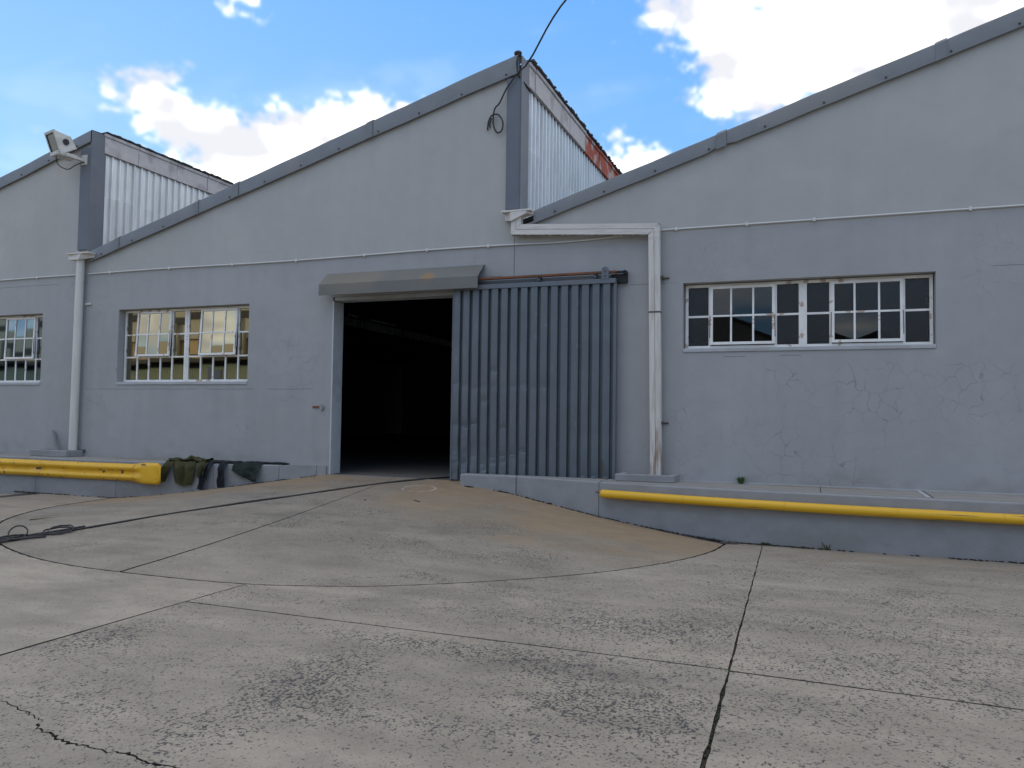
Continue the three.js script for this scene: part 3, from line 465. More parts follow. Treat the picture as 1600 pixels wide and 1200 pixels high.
{
  const d = thing('sliding_door', 'dented blue grey ribbed steel sliding door standing open beside the doorway', 'door');
  const X0 = -5.43, X1 = -2.80, n = 16, pitch = (X1 - X0) / n, yb = .575, yt = 3.62, zG = .098, zC = .165;
  const prof = [[0, 0], [.03, 1], [.66, 1], [.70, 0], [.86, 0]];
  const crease = Array.from({ length: n }, (_, i) => [i < 10 ? 2.05 + RV(-.05, .05) : 9, i < 3 ? RV(1.3, 1.5) : i < 8 && rnd() < .5 ? RV(.9, 2.6) : 9, i < 7 ? RV(.75, 1.0) : i > 12 ? .66 : 9]);
  const dent = (i, q, x, y) => { // push of the crest towards the wall
    let z = 0; const cr = crease[i];
    cr.forEach((c, k) => { const e = (y - c + (q - .4) * (k === 2 ? .12 : .04)) / (k === 2 ? .10 : .045); z += (k === 0 ? .014 : .026) * Math.exp(-Math.abs(e)) * (e > 0 ? 1 : .55); });
    const low = ss(1.9, .6, y) * ss(5, 0, i); z += low * (fbm(x * 9 + 4, y * 4.2, 4) - .35) * .085;
    z += (fbm(x * 2, y * .9 + 5, 3) - .5) * .014; return z;
  };
  const cols = []; for (let i = 0; i < n; i++) prof.forEach(([f, c], k) => cols.push([i, f, c])); cols.push([n - 1, 1, 0]);
  const per = 4 * prof.length;
  for (let s = 0; s < 4; s++) {                                      // four lapped sheets of four ribs
    const a = s * per, m = Math.min(per, cols.length - 1 - a);
    mesh('ribbed_sheet', grid(m, 110, (u, v) => { const [i, f, c] = cols[a + Math.round(u * m)], x = X0 + (i + f) * pitch, y = mix(yb, yt, v); const lean = i < 2 ? ss(1.5, .5, y) * .012 * (fbm(y * 4, i, 2) - .5) : 0; return [x + lean + (fbm(x * 3, y * 1.2, 2) - .5) * .006 * (c ? 1 : .5), y, (c ? zC - dent(i, f, x, y) : zG), x, y]; }, .45), M.door, d);
  }
  mesh('top_rail', [rbox(X0, X1 + .03, 3.60, 3.672, .085, .182, .006)], M.doorFrame, d);
  mesh('edge_stile', [rbox(X1 - .005, X1 + .04, yb, 3.6, .075, .155, .006)], M.doorFrame, d);
  mesh('edge_stile', [rbox(X0 - .03, X0 - .001, yb - .02, 3.6, .07, .15, .006)], M.doorFrame, d);
  const hg = (x) => { const s = new THREE.Shape(); s.moveTo(-.055, 0); s.lineTo(.055, 0); s.lineTo(.055, .15); s.lineTo(.02, .185); s.lineTo(-.02, .185); s.lineTo(-.055, .15); s.closePath(); const g = new THREE.ExtrudeGeometry(s, { depth: .015, bevelEnabled: false }); g.translate(x, 3.665, .172); return metreUV(g); };
  const hng = mesh('hanger', [hg(-2.93)], M.doorFrame, d); mesh('bolt', [[0, .045], [0, .12]].map(([a, b]) => { const g = new THREE.CylinderGeometry(.012, .012, .014, 8); g.rotateX(Math.PI / 2); g.translate(-2.93 + a, 3.665 + b, .192); return g; }), M.seam, hng);
  mesh('hanger', [hg(-5.2)], M.doorFrame, d);
  const t = thing('door_track', 'rusty steel track rail above the ribbed sliding door', 'rail');
  mesh('rail', [rbox(-7.85, -2.76, 3.755, 3.79, .09, .165, .005)], M.rustRail, t);
  mesh('wall_plate', [rbox(-7.85, -2.66, 3.69, 3.76, .001, .03, .004)], M.doorFrame, t);
  mesh('end_stop', [rbox(-2.86, -2.62, 3.615, 3.75, .002, .07, .005), rbox(-2.80, -2.63, 3.752, 3.785, .09, .15, .004), rbox(-2.66, -2.62, 3.74, 3.79, .002, .15, .004)], M.black, t);
  for (const x of [-7.6, -6.4, -5.2, -4.0, -3.1]) mesh('bracket', [rbox(x - .02, x + .02, 3.70, 3.755, .03, .13, .003), rbox(x - .02, x + .02, 3.73, 3.78, .03, .09, .003)], M.doorFrame, t);
}
{ // hasp and padlock beside the doorway
  const h = thing('door_hasp', 'small steel hasp with round padlock on the wall left of the doorway', 'lock');
  mesh('hasp_strap', [rbox(-8.19, -8.02, 1.69, 1.725, .001, .016, .003)], M.rustRail, h);
  const g = new THREE.CylinderGeometry(.038, .038, .035, 20); g.rotateX(Math.PI / 2); g.translate(-7.99, 1.695, .03); mesh('padlock', [g], M.steel, h);
  mesh('shackle', new THREE.TorusGeometry(.022, .006, 6, 16).translate(-8.0, 1.735, .025), M.steel, h);
}

// ---------------------------------------------------------------- loading docks with the flared ends
function dockSeg(d, pts, name = 'dock_segment') {
  const s = new THREE.Shape(pts.map(p => new THREE.Vector2(...p)));
  const g = new THREE.ExtrudeGeometry(s, { depth: PL + .08, bevelEnabled: true, bevelSize: .022, bevelThickness: .022, bevelOffset: -.022, bevelSegments: 3 });
  g.rotateX(Math.PI / 2); g.translate(0, PL - .022, 0);
  return mesh(name, metreUV(g), M.dock, d);
}
const dockR = thing('loading_dock', 'grey painted concrete loading dock with flared end beside the sliding door', 'dock');
{
  const lip = [[-5.19, .20], [-4.75, .235], [-4.25, .335], [-3.5, .56], [-2.85, .735], [-2.1, .88], [-1.4, .985], [-.7, 1.06], [0, 1.105], [.9, 1.13], [2.2, 1.145], [5.2, 1.15]];
  const at = (x) => { for (let i = 0; i < lip.length - 1; i++) if (x <= lip[i + 1][0]) return mix(lip[i][1], lip[i + 1][1], (x - lip[i][0]) / (lip[i + 1][0] - lip[i][0])); return 1.15; };
  const cutsX = [-5.19, -4.25, -2.85, 5.2], back = (x) => x < -2.70 ? .192 : .003;
  for (let k = 0; k < 3; k++) {
    const a = cutsX[k] + (k ? .004 : 0), b = cutsX[k + 1] - .004, f = [];
    for (let i = 0; i <= 24; i++) { const x = mix(a, b, i / 24); f.push([x, at(x) + (k === 0 && i === 0 ? .03 : 0)]); }
    const bk = k < 2 ? [[b, .192], [a, .192]] : [[b, .003], [-2.70, .003], [-2.70, .192], [a, .192]];
    if (k === 0) { f[0] = [a, .33]; f[1] = [mix(a, b, 1 / 24), .345]; for (let i = 2; i < 25; i++) f[i][1] = Math.max(f[i][1], .35); }
    dockSeg(dockR, [...f, ...bk]);
    // worn concrete deck laid behind the painted nosing
    const ins = f.map(([x, z]) => [x, Math.max(z - .085, .20)]); const top = [...ins, ...bk.map(([x, z]) => [clamp(x, a + .01, b - .01), z + .008])];
    if (k) mesh('deck', slabXZ(top, PL - .004, PL + .004), M.dockTop, dockR); else mesh('deck', slabXZ([[a + .05, .27], [b, .27], [b, .205], [a + .05, .205]], PL - .004, PL + .004), M.dockTop, dockR);
  }
  mesh('cover_strip', [box(1.24, 1.29, PL + .004, PL + .012, .02, 1.03)], M.sill, dockR); mesh('cover_strip', [box(1.31, 1.325, PL + .002, PL + .008, .02, 1.03)], M.seam, dockR); mesh('cover_strip', [box(.06, .075, PL + .002, PL + .007, .02, .98)], M.seam, dockR);
  mesh('wall_fillet', [box(-2.0, 5.1, PL + .004, PL + .02, .004, .022)], M.sill, dockR);
}
const dockL = thing('loading_dock', 'grey painted concrete loading dock behind the yellow guard rail and draped clothes', 'dock');
{
  const seg = [[[-23, .67], [-14.0, .67]], [[-13.99, .67], [-11.95, .672]], [[-11.942, .668], [-10.0, .37]], [[-9.992, .366], [-8.75, .165]], [[-8.742, .162], [-8.05, .055]], [[-8.042, .053], [-7.87, .035]]];
  seg.forEach(([a, b], k) => {
    const pts = [a, [mix(a[0], b[0], .5), mix(a[1], b[1], .5)], b, [b[0], .004], [a[0], .004]];
    if (k >= 4) { const g = hexa([[a[0], -.02, a[1]], [b[0], -.02, b[1]], [b[0], PL + .012, b[1]], [a[0], PL, a[1]], [a[0], -.02, .003], [b[0], -.02, .003], [b[0], PL + .012, .003], [a[0], PL, .003]]); mesh('dock_segment', g, M.dock, dockL); }
    else { dockSeg(dockL, pts); mesh('deck', slabXZ([[a[0] + .02, a[1] - .07], [b[0], b[1] - .07], [b[0], .012], [a[0] + .02, .012]], PL - .004, PL + .004), M.dockTop, dockL); }
  });
}

// ---------------------------------------------------------------- yellow bumper rails
{
  const r = thing('bumper_rail', 'straight yellow painted steel pipe rail along the loading dock face', 'rail');
  const pts = [[-2.76, .525, .845], [-2.2, .522, .955], [-1.4, .516, 1.075], [-.6, .511, 1.15], [.2, .506, 1.195], [1.2, .502, 1.222], [2.2, .499, 1.232], [5.0, .495, 1.235]];
  mesh('pipe', tube(pts, .058, 160, 20), M.yellow, r);
  const cap = new THREE.SphereGeometry(.058, 18, 12); cap.scale(.9, 1, 1); cap.translate(-2.76, .525, .845); mesh('end_cap', cap, M.yellow, r);
  mesh('end_spike', [rod([-2.8, .53, .84], [-2.87, .545, .81], .012, 8)], M.seam, r);
  for (const [x, z, f] of [[-2.4, .915, .80], [-1.2, 1.09, 1.0], [0, 1.187, 1.09], [1.3, 1.222, 1.13], [2.4, 1.232, 1.14]]) mesh('bracket', [rod([x, .50, z], [x, .50, f], .03, 10), rbox(x - .05, x + .05, .45, .55, f, f + .014, .003)], M.yellow, r);
  for (const x of [-1.62, -.35, .92, 2.0]) { const z = x < -1 ? 1.047 : x < 0 ? 1.17 : x < 1.5 ? 1.217 : 1.231; const g = new THREE.TorusGeometry(.058, .0045, 6, 24); g.rotateY(Math.PI / 2 - (x < -1 ? .12 : .04)); g.translate(x, .511 - (x + .6) * .004, z); mesh('weld_ring', g, M.yellow, r); }
}
{
  const r = thing('guard_rail', 'yellow corrugated guard beam with flat rounded end on the loading dock', 'rail');
  const prof = [[-.155, .0], [-.145, .03], [-.105, .062], [-.075, .066], [-.045, .05], [-.012, .012], [.012, .012], [.045, .05], [.075, .066], [.105, .062], [.145, .03], [.155, 0]];
  const xs = -19, xe = -11.45, cy = .478;
  const beam = grid(11, 60, (u, v) => { const p = prof[Math.round(u * 11)], x = mix(xs, xe, v); return [x, cy + p[0] + (fbm(x * .6, 4, 2) - .5) * .014, .70 + p[1] * (1.15 + (fbm(x * .7, 7, 2) - .5) * .2), x, p[0] + .3]; }, .9);
  mesh('beam', beam, M.yellow, r);
  mesh('beam_lap', grid(11, 4, (u, v) => { const p = prof[Math.round(u * 11)], x = mix(-14.1, -13.75, v); return [x, cy + p[0], .706 + p[1], x, p[0]]; }, .9), M.yellow, r);
  // bull-nose end: the waves die out into a rounded, slightly bulging plate
  mesh('end_plate', grid(24, 30, (u, v) => {
    const x = mix(-11.55, -10.865, v), k = ss(0, .5, v), h = mix(.157, .192, k), q = u * 2 - 1, rr = Math.max(0, (v - .86) / .14), hh = h * Math.sqrt(1 - .55 * rr * rr * rr);
    const w = .036 + .03 * Math.cos(q * 2 * Math.PI) * -1; const wave = Math.abs(q) > .95 ? .0 : w, flat = .052 * Math.pow(1 - Math.pow(Math.abs(q), 6), .5);
    return [x - .03 * Math.pow(Math.abs(q), 8) * rr, cy + q * hh, .705 + mix(wave, flat, k) - .05 * rr * rr, x, q * .2 + .3];
  }), M.yellow, r);
  for (const [x, y] of [[-13.9, .47], [-12.2, .475], [-11.75, .475], [-11.62, .345]]) { const g = new THREE.CylinderGeometry(.02, .022, .02, 8); g.rotateX(Math.PI / 2); g.translate(x, y, y < .4 ? .72 : .722); mesh('bolt', g, M.seam, r); }
  for (const x of [-17, -15, -13, -11.9]) mesh('spacer', [box(x - .06, x + .06, .38, .56, .665, .715)], M.yellow, r);
}

// ---------------------------------------------------------------- rainwater goods
{
  const p = thing('box_downpipe', 'cream square downpipe with long horizontal run beside the sliding door', 'downpipe');
  // open valley box
  mesh('valley_box', [hexa([[-4.62, 4.71, .03], [-4.46, 4.655, .20], [-4.46, 4.80, .20], [-4.62, 4.83, .03], [-4.10, 4.77, .03], [-4.20, 4.76, .20], [-4.20, 4.80, .20], [-4.10, 4.83, .03]].map(v => v)), rbox(-4.62, -4.12, 4.80, 4.83, -.1, .205, .006)], M.pipe, p);
  const w = .082, zc = .115, d = .05;
  const run = (a, b, cut) => { // square pipe a->b in the wall plane with mitred ends and a seam groove on its face
    const dx = b[0] - a[0], dy = b[1] - a[1], l = Math.hypot(dx, dy), ux = dx / l, uy = dy / l, nx = -uy, ny = ux, out = [];
    const half = (s0, s1) => { const A = (s, e) => { const m = e ? cut[1] : cut[0], t = (e ? l : 0) + m * s; return [a[0] + ux * t + nx * s, a[1] + uy * t + ny * s]; }; const q = [[s0, 0], [s0, 1], [s1, 1], [s1, 0]].map(([s, e]) => A(s, e)); return hexa([...q.map(v => [v[0], v[1], zc + d]), ...q.map(v => [v[0], v[1], zc - d])]); };
    const back = half(-w + .006, w - .006); return [half(.004, w), half(-w, -.004), (back.scale(1, 1, 1), back.translate(0, 0, -.012), back)];
  };
  const A0 = [-4.38, 4.80], A1 = [-4.38, 4.525], A2 = [-2.205, 4.375], A3 = [-2.155, .70];
  const seg = (n, a, b, cut) => mesh(n, run(a, b, cut), M.pipeStained, p);
  seg('pipe_length', A0, A1, [0, -1]); seg('pipe_length', A1, A2, [1, 1]); seg('pipe_length', [A2[0], A2[1]], [-2.187, 3.15], [-1, 0]); seg('pipe_length', [-2.187, 3.142], A3, [0, 0]);
  mesh('joint_collar', [rbox(-2.275, -2.10, 3.135, 3.157, zc - d - .004, zc + d + .006, .003)], M.seam, p);
  for (const y of [3.66, 1.52]) mesh('pipe_bracket', [rbox(-2.09, -2.0, y - .012, y + .012, .002, .02, .003), rbox(-2.10, -2.07, y - .022, y + .022, .002, .14, .003)], M.seam, p);
}
{
  const p = thing('round_downpipe', 'pale round downpipe standing by the left corner post', 'downpipe');
  mesh('pipe', [rod([-13.70, 4.62, .11], [-13.722, .70, .11], .078, 24)], M.pvcPipe, p);
  mesh('valley_box', [hexa([[-13.93, 4.60, .2], [-13.62, 4.58, .24], [-13.55, 4.70, .24], [-13.93, 4.70, .2], [-13.93, 4.60, .01], [-13.30, 4.66, .01], [-13.30, 4.70, .01], [-13.93, 4.70, .01]]), rbox(-13.93, -13.35, 4.695, 4.72, -.05, .25, .004)], M.pipe, p);
  mesh('pipe_band', [(() => { const g = new THREE.TorusGeometry(.08, .008, 6, 24); g.rotateX(Math.PI / 2); g.translate(-13.722, .80, .11); return g; })(), rbox(-13.65, -13.5, .78, .82, .003, .03, .003)], M.seam, p);
  mesh('pipe_clip', [rbox(-13.64, -13.48, 3.70, 3.74, .002, .03, .004)], M.pvcPipe, p);
}
{
  const t = thing('splash_kerb', 'low grey concrete kerb boxed around the foot of the square downpipe', 'kerb');
  mesh('front_kerb', rbox(-2.68, -1.84, PL + .005, PL + .105, .40, .50, .012), M.dock, t); mesh('side_kerb', rbox(-1.94, -1.842, PL + .005, PL + .103, .01, .399, .012), M.dock, t); mesh('side_kerb', rbox(-2.678, -2.58, PL + .005, PL + .103, .01, .399, .012), M.dock, t);
}
{
  const t = thing('splash_kerb', 'low grey concrete kerb boxed around the foot of the round downpipe', 'kerb');
  mesh('front_kerb', rbox(-14.55, -13.55, PL + .005, PL + .125, .30, .40, .012), M.dock, t); mesh('side_kerb', rbox(-13.65, -13.552, PL + .005, PL + .123, .01, .299, .012), M.dock, t); mesh('side_kerb', rbox(-14.548, -14.45, PL + .005, PL + .123, .01, .299, .012), M.dock, t);
  const bar = (w, t, l) => { const g = new THREE.BoxGeometry(w, l, t); return g; }; const top = new THREE.Vector3(-14.38, 1.16, .03), bot = new THREE.Vector3(-14.04, PL + .012, .2), dir = top.clone().sub(bot), q = new THREE.Quaternion().setFromUnitVectors(new THREE.Vector3(0, 1, 0), dir.clone().normalize());
  const put = (g) => { g.applyQuaternion(q); g.translate(...top.clone().add(bot).multiplyScalar(.5).toArray()); return metreUV(g); };
  const b = mesh('steel_angle', [put(bar(.085, .008, dir.length())), put(bar(.008, .05, dir.length()).translate(.038, 0, .028))], M.dock);
  tag(b, 'short steel angle bar leaning on the wall beside the round downpipe', 'metal bar');
}
{ // surface conduit along the facade, in three runs
  const run = (label, pts, clips) => { const c = thing('wall_conduit', label, 'conduit'); mesh('conduit', tube(pts, .0135, 80, 8), M.pvc, c); clips.forEach(([x, y]) => mesh('saddle', [rbox(x - .018, x + .018, y - .026, y + .026, .001, .042, .004)], M.pvc, c)); };
  const y1 = (x) => 4.32 + .012 * Math.sin(x * .9) + (x > -6 ? (x + 6) * -.006 : 0);
  run('thin white conduit along the wall above the left casement window', [...Array(14)].map((_, i) => { const x = mix(-22, -13.85, i / 13); return [x, 4.325 + .004 * Math.sin(x * 2), .02]; }), [[-16.5, 4.325], [-15, 4.325]]);
  run('thin white conduit sagging above the doorway and under the horizontal pipe run', [...[...Array(20)].map((_, i) => { const x = mix(-13.58, -4.4, i / 19); return [x, y1(x), .02]; }), [-3.8, 4.305, .02], [-3.2, 4.312, .022], [-2.75, 4.335, .03], [-2.3, 4.375, .035]], [-13, -11.5, -10, -8.6, -7.2, -6, -4.9].map(x => [x, y1(x)]));
  run('thin white conduit along the wall right of the square downpipe', [...Array(14)].map((_, i) => { const x = mix(-2.12, 4.8, i / 13); return [x, 4.382 - .003 * (x + 2), .02]; }), [-1.9, -.9, 0, 1.9, 3].map(x => [x, 4.382 - .003 * (x + 2)]));
}

// ---------------------------------------------------------------- floodlight on the left gable
{
  const f = thing('floodlight', 'cream box floodlight with glass front on a bracket at the roof corner', 'floodlight');
  const body = new THREE.Group(); // built facing +z, then turned
  const B = (pts) => hexa(pts);
  const place = (g) => { g.scale(.76, .8, .78); g.rotateX(.36); g.rotateY(-.27); g.translate(-14.0, 6.90, .42); return g; };
  mesh('housing', place(B([[-.25, -.28, .16], [.25, -.28, .16], [.25, .28, .16], [-.25, .28, .16], [-.21, -.20, -.26], [.21, -.20, -.26], [.19, .10, -.22], [-.19, .10, -.22]])), M.lampBody, f);
  mesh('front_rim', [[-.26, .26, .245, .30], [-.26, .26, -.30, -.245], [-.26, -.215, -.245, .245], [.215, .26, -.245, .245]].map(([a, b, c, d]) => place(box(a, b, c, d, .155, .20))), M.lampBody, f);
  mesh('gasket', [[-.215, .215, .225, .245], [-.215, .215, -.245, -.225], [-.215, -.195, -.225, .225], [.195, .215, -.225, .225]].map(([a, b, c, d]) => place(box(a, b, c, d, .157, .192))), M.black, f);
  mesh('glass', place(box(-.195, .195, -.225, .225, .162, .176)), M.lampGlass, f);
  const k = new THREE.CylinderGeometry(.075, .075, .03, 20); k.rotateZ(Math.PI / 2); k.translate(.235, -.02, -.03); mesh('pivot_knob', place(k), M.black, f);
  mesh('control_box', (() => { const g = rbox(-.15, .15, -.04, .04, -.24, .14, .012); g.rotateY(-.27); g.translate(-13.97, 6.65, .42); return g; })(), M.lampBody, f);
  mesh('arm', [rbox(-13.80, -13.74, 6.60, 6.66, .046, .45, .006), rbox(-13.85, -13.69, 6.55, 6.75, .046, .06, .004)], M.lampBody, f);
  mesh('lead', tube([[-13.95, 6.66, .55], [-14.02, 6.48, .45], [-13.93, 6.40, .3], [-13.84, 6.52, .18], [-13.78, 6.60, .06]], .009, 40, 6), M.cable, f);
}

// ---------------------------------------------------------------- cables
{
  const c = thing('overhead_cable', 'black overhead cable reaching the roof peak with a loose loop hanging on the gable', 'cable');
  const pts = [[-4.29, 7.17, .06], [-4.232, 7.216, .08], [-4.056, 7.343, .22], [-3.877, 7.484, .38], [-3.631, 7.606, .62], [-3.383, 7.674, .86], [-2.4, 7.80, 1.83], [0, 7.98, 4.15], [6, 8.0, 9.9], [14, 7.9, 17.5], [22.9, 8.0, 25.95]];
  mesh('span', tube(pts, .015, 160, 10), M.wire, c);
  mesh('tail', tube([[-4.29, 7.17, .06], [-4.42, 7.05, .09], [-4.60, 6.83, .09], [-4.72, 6.62, .08], [-4.80, 6.55, .07], [-4.835, 6.42, .06], [-4.83, 6.27, .05], [-4.77, 6.155, .05], [-4.685, 6.175, .06], [-4.665, 6.31, .07], [-4.74, 6.43, .08], [-4.85, 6.44, .07], [-4.92, 6.35, .05], [-4.945, 6.22, .03]], .013, 140, 8), M.cable, c);
  mesh('tail', tube([[-4.87, 6.40, .05], [-4.91, 6.30, .03], [-4.90, 6.26, .02]], .011, 12, 6), M.cable, c);
  mesh('tail', tube([[-4.36, 7.40, .09], [-4.42, 7.30, .09], [-4.43, 7.16, .07], [-4.40, 7.02, .06], [-4.35, 6.95, -.1], [-4.335, 6.92, -.4]], .014, 40, 8), M.cable, c);
  mesh('clamp', [(() => { const g = new THREE.SphereGeometry(.055, 14, 10); g.scale(1.25, .8, 1); g.translate(-4.44, 7.415, .02); return g; })()], M.black, c);
}
{
  const at = (x, z) => (z < .06 ? SILL : rampHeightAt(x, z)) + .016;
  const lay = (l, r, seg, parent, lift = 0) => mesh('cable', tube(l.map(([x, z, h]) => [x, at(x, z) + (h || 0) + lift, z]), r, seg, 6), M.cable, parent);
  const c = thing('ground_cable', 'long black cable running from a tangled coil up the ramp into the doorway', 'cable');
  lay([[-9.4, 5.6], [-9.1, 5.15], [-8.95, 4.85], [-8.91, 4.59], [-8.78, 4.26], [-8.42, 3.27], [-8.05, 2.68], [-7.63, 2.14], [-7.28, 1.68], [-6.93, 1.22], [-6.52, .66], [-6.2, .35], [-5.95, .12], [-5.75, -.2], [-5.6, -.6]], .013, 160, c);
  const loop = (x, z, wide, deep, a0, h, turns = 1) => { const l = []; wide *= .72; deep *= .72; h *= .72; for (let i = 0; i <= 22 * turns; i++) { const a = a0 + i / 22 * 2 * Math.PI, p = wide * Math.cos(a) * (1 + .06 * Math.sin(2 * a + x * 50)), q = deep * Math.sin(a); l.push([x + .62 * p - .78 * q, z - .78 * p - .62 * q, h * (.5 + .5 * Math.sin(a)) + .004 * i / 22]); } lay(l, .009, 60 * turns, c); };
  loop(-8.84, 4.38, .24, .22, 0, .05, 2); loop(-8.82, 4.36, .20, .16, 1, .09); loop(-9.02, 4.78, .13, .1, 2, .19); loop(-9.0, 4.85, .22, .1, .4, .05, 2); loop(-9.04, 5.05, .2, .08, 1.4, .03, 2); loop(-9.1, 5.25, .25, .1, .2, .03);
  lay([[-9.2, 5.35], [-9.0, 5.0], [-8.87, 4.83], [-8.78, 4.73], [-8.70, 4.66]], .014, 30, c, .01); lay([[-9.15, 5.4], [-9.05, 4.9], [-8.95, 4.62], [-8.82, 4.3], [-8.74, 4.08]], .013, 30, c, .02);
}

// ---------------------------------------------------------------- clothes drying over the dock edge
{
  const P0 = [-11.95, .672], P1 = [-8.05, .055], L = Math.hypot(P1[0] - P0[0], P1[1] - P0[1]), ux = (P1[0] - P0[0]) / L, uz = (P1[1] - P0[1]) / L, nx = -uz, nz = ux; // n points to the yard
  // strip of cloth: xa..xb along the edge, lying back on the deck by `lie`, hanging by drop(u), leaning sideways by skew
  const drape = (xa, xb, lie, drop, skew, fold, k) => grid(36, 44, (u, v) => {
    const x = mix(xa, xb, u), s = (x - P0[0]) / ux, dl = drop(u), tot = lie + dl; let d = v * tot - lie, out, y;
    const f = Math.sin(u * fold + k + 1.5 * fbm(u * 3, v * 3 + k, 2)) * .8 + (fbm(u * 6 + k, v * 3.5, 3) - .5) * 2.2;
    if (d < 0) { out = d; y = PL + .012 + Math.abs(f) * .016 * (1 + ss(-.02, -.2, d)) + ss(-.05, -.3, d) * .02 * fbm(u * 6 + k, v * 6, 2); } else { const b = Math.min(1, d / .05); out = .012 + .018 * b + (f + 1.4) * .034 * ss(0, .12, d); y = PL + .012 - d + .01 * (1 - b); }
    const px = P0[0] + ux * s + nx * out + ux * skew * Math.max(0, d), pz = P0[1] + uz * s + nz * out + uz * skew * Math.max(0, d);
    return [px, y, pz, u * (xb - xa), v * tot];
  });
  const hem = (a, e) => (u) => Math.max(.02, a * Math.pow(Math.max(0, 1 - Math.pow(Math.abs(u * 2 - 1), e)), .5) + .02 * Math.sin(u * 17));
  const jk = thing('olive_jacket', 'crumpled olive garment with hanging sleeves draped over the dock edge', 'clothing');
  mesh('sleeve', drape(-10.93, -10.76, .12, (u) => .40 - .06 * u, -.30, 5, 1), M.olive, jk);
  mesh('body', drape(-10.78, -10.33, .26, hem(.41, 4), .05, 15, 3), M.olive, jk);
  mesh('sleeve', drape(-10.30, -10.10, .22, hem(.27, 3), -.05, 8, 5), M.olive, jk);
  mesh('collar', grid(40, 14, (u, v) => { const x = mix(-10.88, -10.12, u), s = (x - P0[0]) / ux, a = v * Math.PI * 2, r = .03 + .045 * fbm(u * 7, 3, 3) + .02 * Math.sin(a * 3 + u * 20); return [P0[0] + ux * s + nx * (-.09 + Math.cos(a) * r * 1.7), PL + .04 + Math.sin(a) * r * .75 + .045 * Math.exp(-Math.pow((u - .55) / .12, 2)), P0[1] + uz * s + nz * (-.09 + Math.cos(a) * r * 1.7), u, v * .2]; }), M.olive, jk);
  const tr = thing('dark_trousers', 'dark navy trousers with both legs hanging over the dock edge', 'clothing');
  mesh('leg', drape(-10.14, -9.99, .1, (u) => .47 + .03 * u, -.28, 5, 2), M.navy, tr); mesh('leg', drape(-9.87, -9.72, .1, () => .43, .02, 5, 8), M.navy, tr);
  const roll = (xa, xb, off, r0) => grid(40, 12, (u, v) => { const x = mix(xa, xb, u), s = (x - P0[0]) / ux, a = v * Math.PI * 2, r = (r0 + .03 * fbm(u * 9 + xa, 5, 3)) * Math.min(1, 6 * u + .2, 6 * (1 - u) + .2); return [P0[0] + ux * s + nx * (off + Math.cos(a) * r * 1.8), PL + .025 + Math.sin(a) * r * .7, P0[1] + uz * s + nz * (off + Math.cos(a) * r * 1.8), u, v * .2]; });
  mesh('waist', roll(-10.16, -9.42, -.075, .03), M.navy, tr);
  const sh = thing('green_cloth', 'dark green cloth with a pointed corner hanging over the dock edge', 'clothing');
  mesh('cloth', drape(-9.60, -9.06, .13, (u) => .12 + .19 * Math.min(1, u * 1.25), -.16, 9, 4), M.green, sh); mesh('bundle', roll(-9.50, -8.62, -.13, .02), M.navy, sh);
}

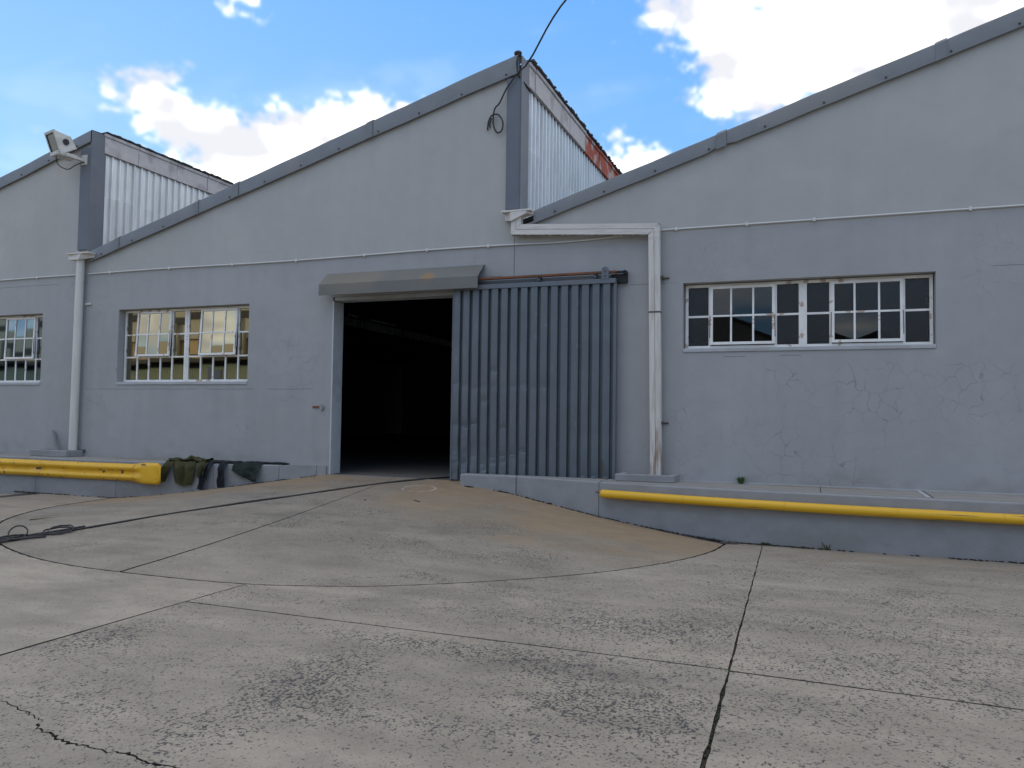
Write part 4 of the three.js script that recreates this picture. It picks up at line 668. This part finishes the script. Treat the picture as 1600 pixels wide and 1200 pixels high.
// ---------------------------------------------------------------- weeds and litter
function leafBlade(l, w, bend, yaw, x, y, z) { const g = grid(2, 6, (u, v) => { const s = (u - .5) * w * Math.sin(Math.PI * Math.min(1, .12 + v * .88)) * 1.0; return [s, l * v * Math.cos(bend * v * .6) , l * v * Math.sin(bend * v)]; }); g.rotateY(yaw); g.translate(x, y, z); return g; }
{
  const w = thing('weed', 'small leafy green weed growing at the wall foot on the dock', 'plant');
  for (let i = 0; i < 15; i++) mesh('leaf', leafBlade(RV(.07, .14), RV(.03, .05), RV(.35, 1.1), i * 2.4, -.97 + RV(-.03, .03), PL + .004, .075 + RV(-.02, .02)), M.leaf, w);
  const tuft = (name, label, x, y, z, n, h, mat) => { const g = []; for (let i = 0; i < n; i++) g.push(leafBlade(RV(.3, 1) * h, RV(.006, .012), RV(.2, 1), RV(0, 6.3), x + RV(-.05, .05), y, z + RV(-.012, .03))); const m = mesh(name, g, mat); tag(m, label, 'plant'); return m; };
  tuft('grass_tuft', 'tiny grass tuft where the slab joints cross', J3(6.45), -.022, 6.46, 40, .035, M.leaf);
  tuft('grass_tuft', 'thin grass at the dock foot where the straight slab joint meets it', -.58, 0, 1.10, 70, .05, M.dryGrass);
  tuft('grass_tuft', 'thin tall grass stalks at the dock foot under the yellow pipe', .12, 0, 1.155, 16, .12, M.dryGrass);
  tuft('grass_tuft', 'low weeds along the flared dock foot beside the ramp', -4.5, rampHeightAt(-4.5, .5) - .01, .375, 60, .05, M.dryGrass);
  const st = mesh('stalk', [rod([-2.93, PL, .22], [-2.95, PL + .26, .19], .006, 6), rod([-2.94, PL + .2, .2], [-2.97, PL + .29, .19], .01, 6)], M.twig); tag(st, 'dry stalk standing at the wall beside the sliding door', 'plant');
  // moss in the wide joint
  const mg = []; for (let i = 0; i < 420; i++) { const z = RV(6.5, 9.6), b = new THREE.IcosahedronGeometry(RV(.004, .012), 0); b.scale(1, .6, 1.4); b.translate(J3(z) + RV(-.014, .014), -.014 + RV(-.004, .006), z); mg.push(b); }
  const moss = mesh('joint_moss', mg, std({ color: lin(.03, .034, .018), roughness: 1 })); moss.userData.kind = 'stuff'; tag(moss, 'dark moss and soil filling the wide slab joint', 'moss');
  const stick = mesh('twig', tube([[-10.35, .03, 3.60], [-10.24, .035, 3.42], [-10.12, .045, 3.25]], .012, 10, 5), M.twig); tag(stick, 'short dry twig lying beside the coiled cable', 'twig');
  for (const [x, z, s, l] of [[-5.35, 1.55, .13, 'thin dark splinter on the ramp below the chalk ring'], [-6.05, 1.75, .06, 'tiny dark splinter on the middle of the ramp']]) { const t = mesh('splinter', tube([[x, rampHeightAt(x, z) + .012, z], [x + s, rampHeightAt(x + s, z + s * .5) + .012, z + s * .5]], .006, 4, 5), M.twig); tag(t, l, 'twig'); }
  const soil = (label, path, n) => { const g = []; for (let i = 0; i < n; i++) { const f = rnd() * (path.length - 1), k = Math.floor(f), a = path[k], b = path[k + 1], t = f - k, x = mix(a[0], b[0], t), z = mix(a[1], b[1], t) + RV(-.01, .025) * (rnd() + .3); if (fbm(x * 1.7, 3, 3) < RV(.25, .55)) continue; const c = new THREE.IcosahedronGeometry(RV(.006, .02) * (rnd() < .06 ? 1.7 : 1), 0); c.scale(1.6, .55, 1); c.rotateY(RV(0, 3)); c.translate(x, rampHeightAt(x, z) + .006, z); g.push(c); } const m = mesh('soil_line', g, dirtMat); m.userData.kind = 'stuff'; tag(m, label, 'soil'); };
  soil('dark crumbs of soil along the foot of the dock with the yellow pipe', [[-5.1, .37], [-4.25, .375], [-3.5, .59], [-2.85, .765], [-2.1, .91], [-1.4, 1.01], [-.7, 1.085], [0, 1.13], [.9, 1.155], [2.2, 1.17], [3.2, 1.17]], 900);
  soil('dark crumbs of soil along the foot of the dock behind the guard beam', [[-15.5, .69], [-14, .69], [-11.95, .70], [-10, .395], [-8.75, .19], [-8.05, .085]], 700);
  const rub = []; for (let i = 0; i < 26; i++) { const b = new THREE.IcosahedronGeometry(RV(.008, .035), 0); b.rotateX(RV(0, 3)); b.rotateY(RV(0, 3)); b.translate(-1.02 + RV(-.1, .1), .01, 1.16 + RV(0, .05)); rub.push(b); }
  const rb = mesh('rubble', rub, std({ color: lin(.09, .085, .075), roughness: 1 })); rb.userData.kind = 'stuff'; tag(rb, 'little heap of rubble where the ramp rim meets the dock', 'rubble');
}

// ---------------------------------------------------------------- across the yard, mirrored in the panes
{
  const o = thing('opposite_warehouse', 'low gabled warehouse facing the yard from across', 'building');
  const Z = 26, plaster = std({ color: lin(.42, .39, .31), roughness: .9 }), tan = std({ color: lin(.50, .36, .2), roughness: .9 }), clad = std({ color: lin(.36, .40, .31), roughness: .7 }), blue = std({ color: lin(.03, .06, .16), roughness: .6 }), dark = std({ color: lin(.03, .032, .034), roughness: .8 });
  const gwall = std({ color: lin(.10, .105, .11), roughness: .8 }), gable = (xm) => extrudeXY([[xm - 7, 0], [xm + 7, 0], [xm + 7, 5.2], [xm, 8], [xm - 7, 5.2]], Z, Z + .3);
  for (const xm of [-5, 9, 23]) { mesh('gable_wall', gable(xm), gwall, o); for (const s of [-1, 1]) mesh('roof_slope', hexa([[xm, 8.02, Z - .2], [xm + s * 7, 5.22, Z - .2], [xm + s * 7, 5.34, Z - .2], [xm, 8.14, Z - .2], [xm, 8.02, Z + 25], [xm + s * 7, 5.22, Z + 25], [xm + s * 7, 5.34, Z + 25], [xm, 8.14, Z + 25]]), dark, o); }
  const t = thing('opposite_block', 'tall plastered block with ribbed lower cladding across the yard', 'building');
  mesh('upper_wall', box(-62, -12.5, 6.0, 8.7, Z, Z + 12), plaster, t); mesh('middle_wall', box(-62, -12.5, 5.0, 5.99, Z + .2, Z + 12), tan, t);
  mesh('canopy', box(-62, -12.4, 4.74, 4.98, Z - .8, Z + .2), dark, t); mesh('loading_wall', box(-62, -12.5, 0, 4.7, Z + .3, Z + 12), dark, t);
  mesh('lower_cladding', grid(49 * 24, 1, (u, v) => { const i = Math.round(u * 49 * 24), x = -62 + u * 49.4; return [x, v * 4.45, Z + (i % 4 < 2 ? 0 : .06), x, v]; }, .4), clad, t);
  mesh('blue_door', box(-34.3, -33.2, 0, 4.25, Z - .06, Z - .02), blue, t);
  mesh('parapet_band', box(-62, -12.45, 7.2, 7.6, Z - .12, Z), dark, t);
  for (const x of [-58, -52, -46, -41.5, -37, -32.2, -27, -20]) mesh('pier', box(x - .35, x + .35, 4.98, 7.2, Z - .25, Z), plaster, t);
}
renderer.render(scene, camera);
